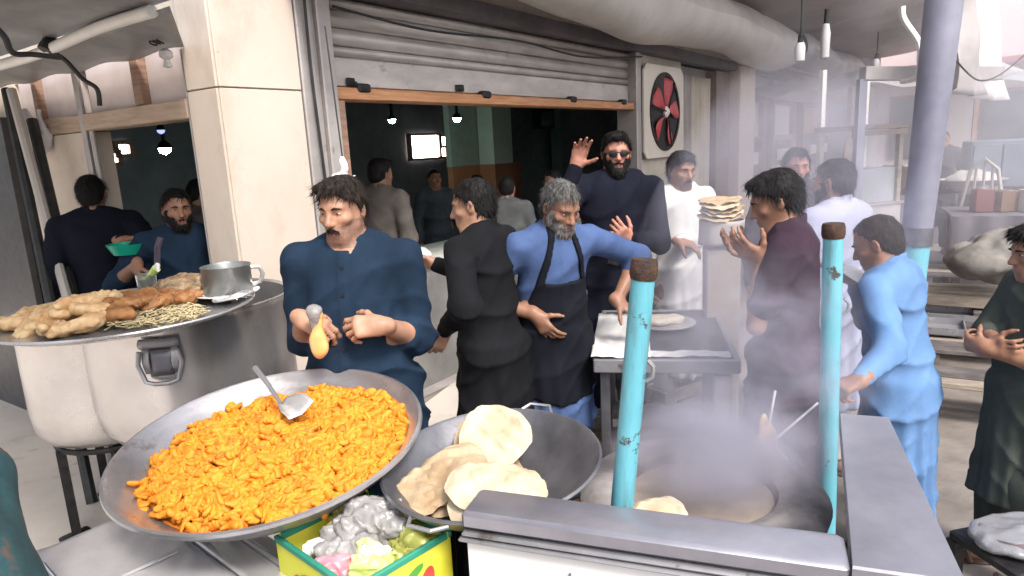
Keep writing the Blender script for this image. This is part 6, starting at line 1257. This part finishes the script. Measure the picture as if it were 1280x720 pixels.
mb = MB(); mb.tube([wt + (0, 0, .08), np.array([wt[0] - .02, wt[1], 2.35])], .004, 5); mb.build('string', blackm, bpy.data.objects['white_cloth'])

# ------------------------------------------------------------------ smoke
def smoke(name, V, Fc, dens, col, sc, lab, aniso=.2, thr=(.44, .64), axis=None):
    M = bpy.data.materials.new(name + ' volume'); M.use_nodes = True; t = M.node_tree; N = t.nodes; L = t.links; N.remove(N['Principled BSDF']); out = [n for n in N if n.type == 'OUTPUT_MATERIAL'][0]
    pv = N.new('ShaderNodeVolumePrincipled'); pv.inputs['Color'].default_value = (*col, 1); pv.inputs['Anisotropy'].default_value = aniso
    tcd = N.new('ShaderNodeTexCoord'); nz = N.new('ShaderNodeTexNoise'); nz.inputs['Scale'].default_value = sc; nz.inputs['Detail'].default_value = 4; nz.inputs['Distortion'].default_value = 1.3
    L.new(tcd.outputs['Object'], nz.inputs['Vector'])
    mr = N.new('ShaderNodeMapRange'); mr.inputs[1].default_value = thr[0]; mr.inputs[2].default_value = thr[1]; mr.inputs[3].default_value = .05; mr.inputs[4].default_value = 1
    L.new(nz.outputs[0], mr.inputs[0])
    gr = N.new('ShaderNodeTexGradient'); gr.gradient_type = 'SPHERICAL'; mp = N.new('ShaderNodeMapping'); L.new(tcd.outputs['Generated'], mp.inputs[0]); mp.inputs['Location'].default_value = (-1, -1, -1); mp.inputs['Scale'].default_value = (2, 2, 2); L.new(mp.outputs[0], gr.inputs[0])
    sm = N.new('ShaderNodeMapRange'); sm.interpolation_type = 'SMOOTHSTEP'; sm.inputs[1].default_value = 0; sm.inputs[2].default_value = .55; L.new(gr.outputs[1], sm.inputs[0])
    m1 = N.new('ShaderNodeMath'); m1.operation = 'MULTIPLY'; L.new(mr.outputs[0], m1.inputs[0]); L.new(sm.outputs[0], m1.inputs[1])
    m2 = N.new('ShaderNodeMath'); m2.operation = 'MULTIPLY'; L.new(m1.outputs[0], m2.inputs[0]); m2.inputs[1].default_value = dens; L.new(m2.outputs[0], pv.inputs['Density'])
    L.new(pv.outputs[0], out.inputs['Volume']); o = mesh_from(name, V, Fc, M); return tag(o, lab, None, None, 'stuff')
def ellm(c, r, lean=(0, 0)):
    mb = MB(); mb.lathe([(max(.02, math.sin(t)), -math.cos(t)) for t in np.linspace(0.05, math.pi - .05, 12)], 24); return np.array([(c[0] + v[0] * r[0] + lean[0] * v[2], c[1] + v[1] * r[1] + lean[1] * v[2], c[2] + v[2] * r[2]) for v in mb.v]), mb.f
smoke('smoke', *ellm((.66, 1.90, 1.02), (.44, .42, .52), (.06, .10)), 2.3, (.80, .79, .94), 5.0, 'grey mauve smoke rising from the tandoor')
smoke('smoke', *ellm((1.12, 2.75, 1.35), (.60, .60, .85), (.30, .1)), 1.7, (.80, .79, .94), 2.4, 'thin smoke drifting among the men by the right pipe')
smoke('smoke', *ellm((4.6, 7.2, 1.7), (3.3, 3.8, 2.4)), .24, (.87, .86, .96), .6, 'lavender smoke haze hanging along the street at right')
smoke('smoke', *ellm((.55, 1.76, .90), (.34, .30, .13)), 12.0, (.78, .76, .88), 5.0, 'dense low smoke lying over the tandoor mouth', thr=(.3, .6))
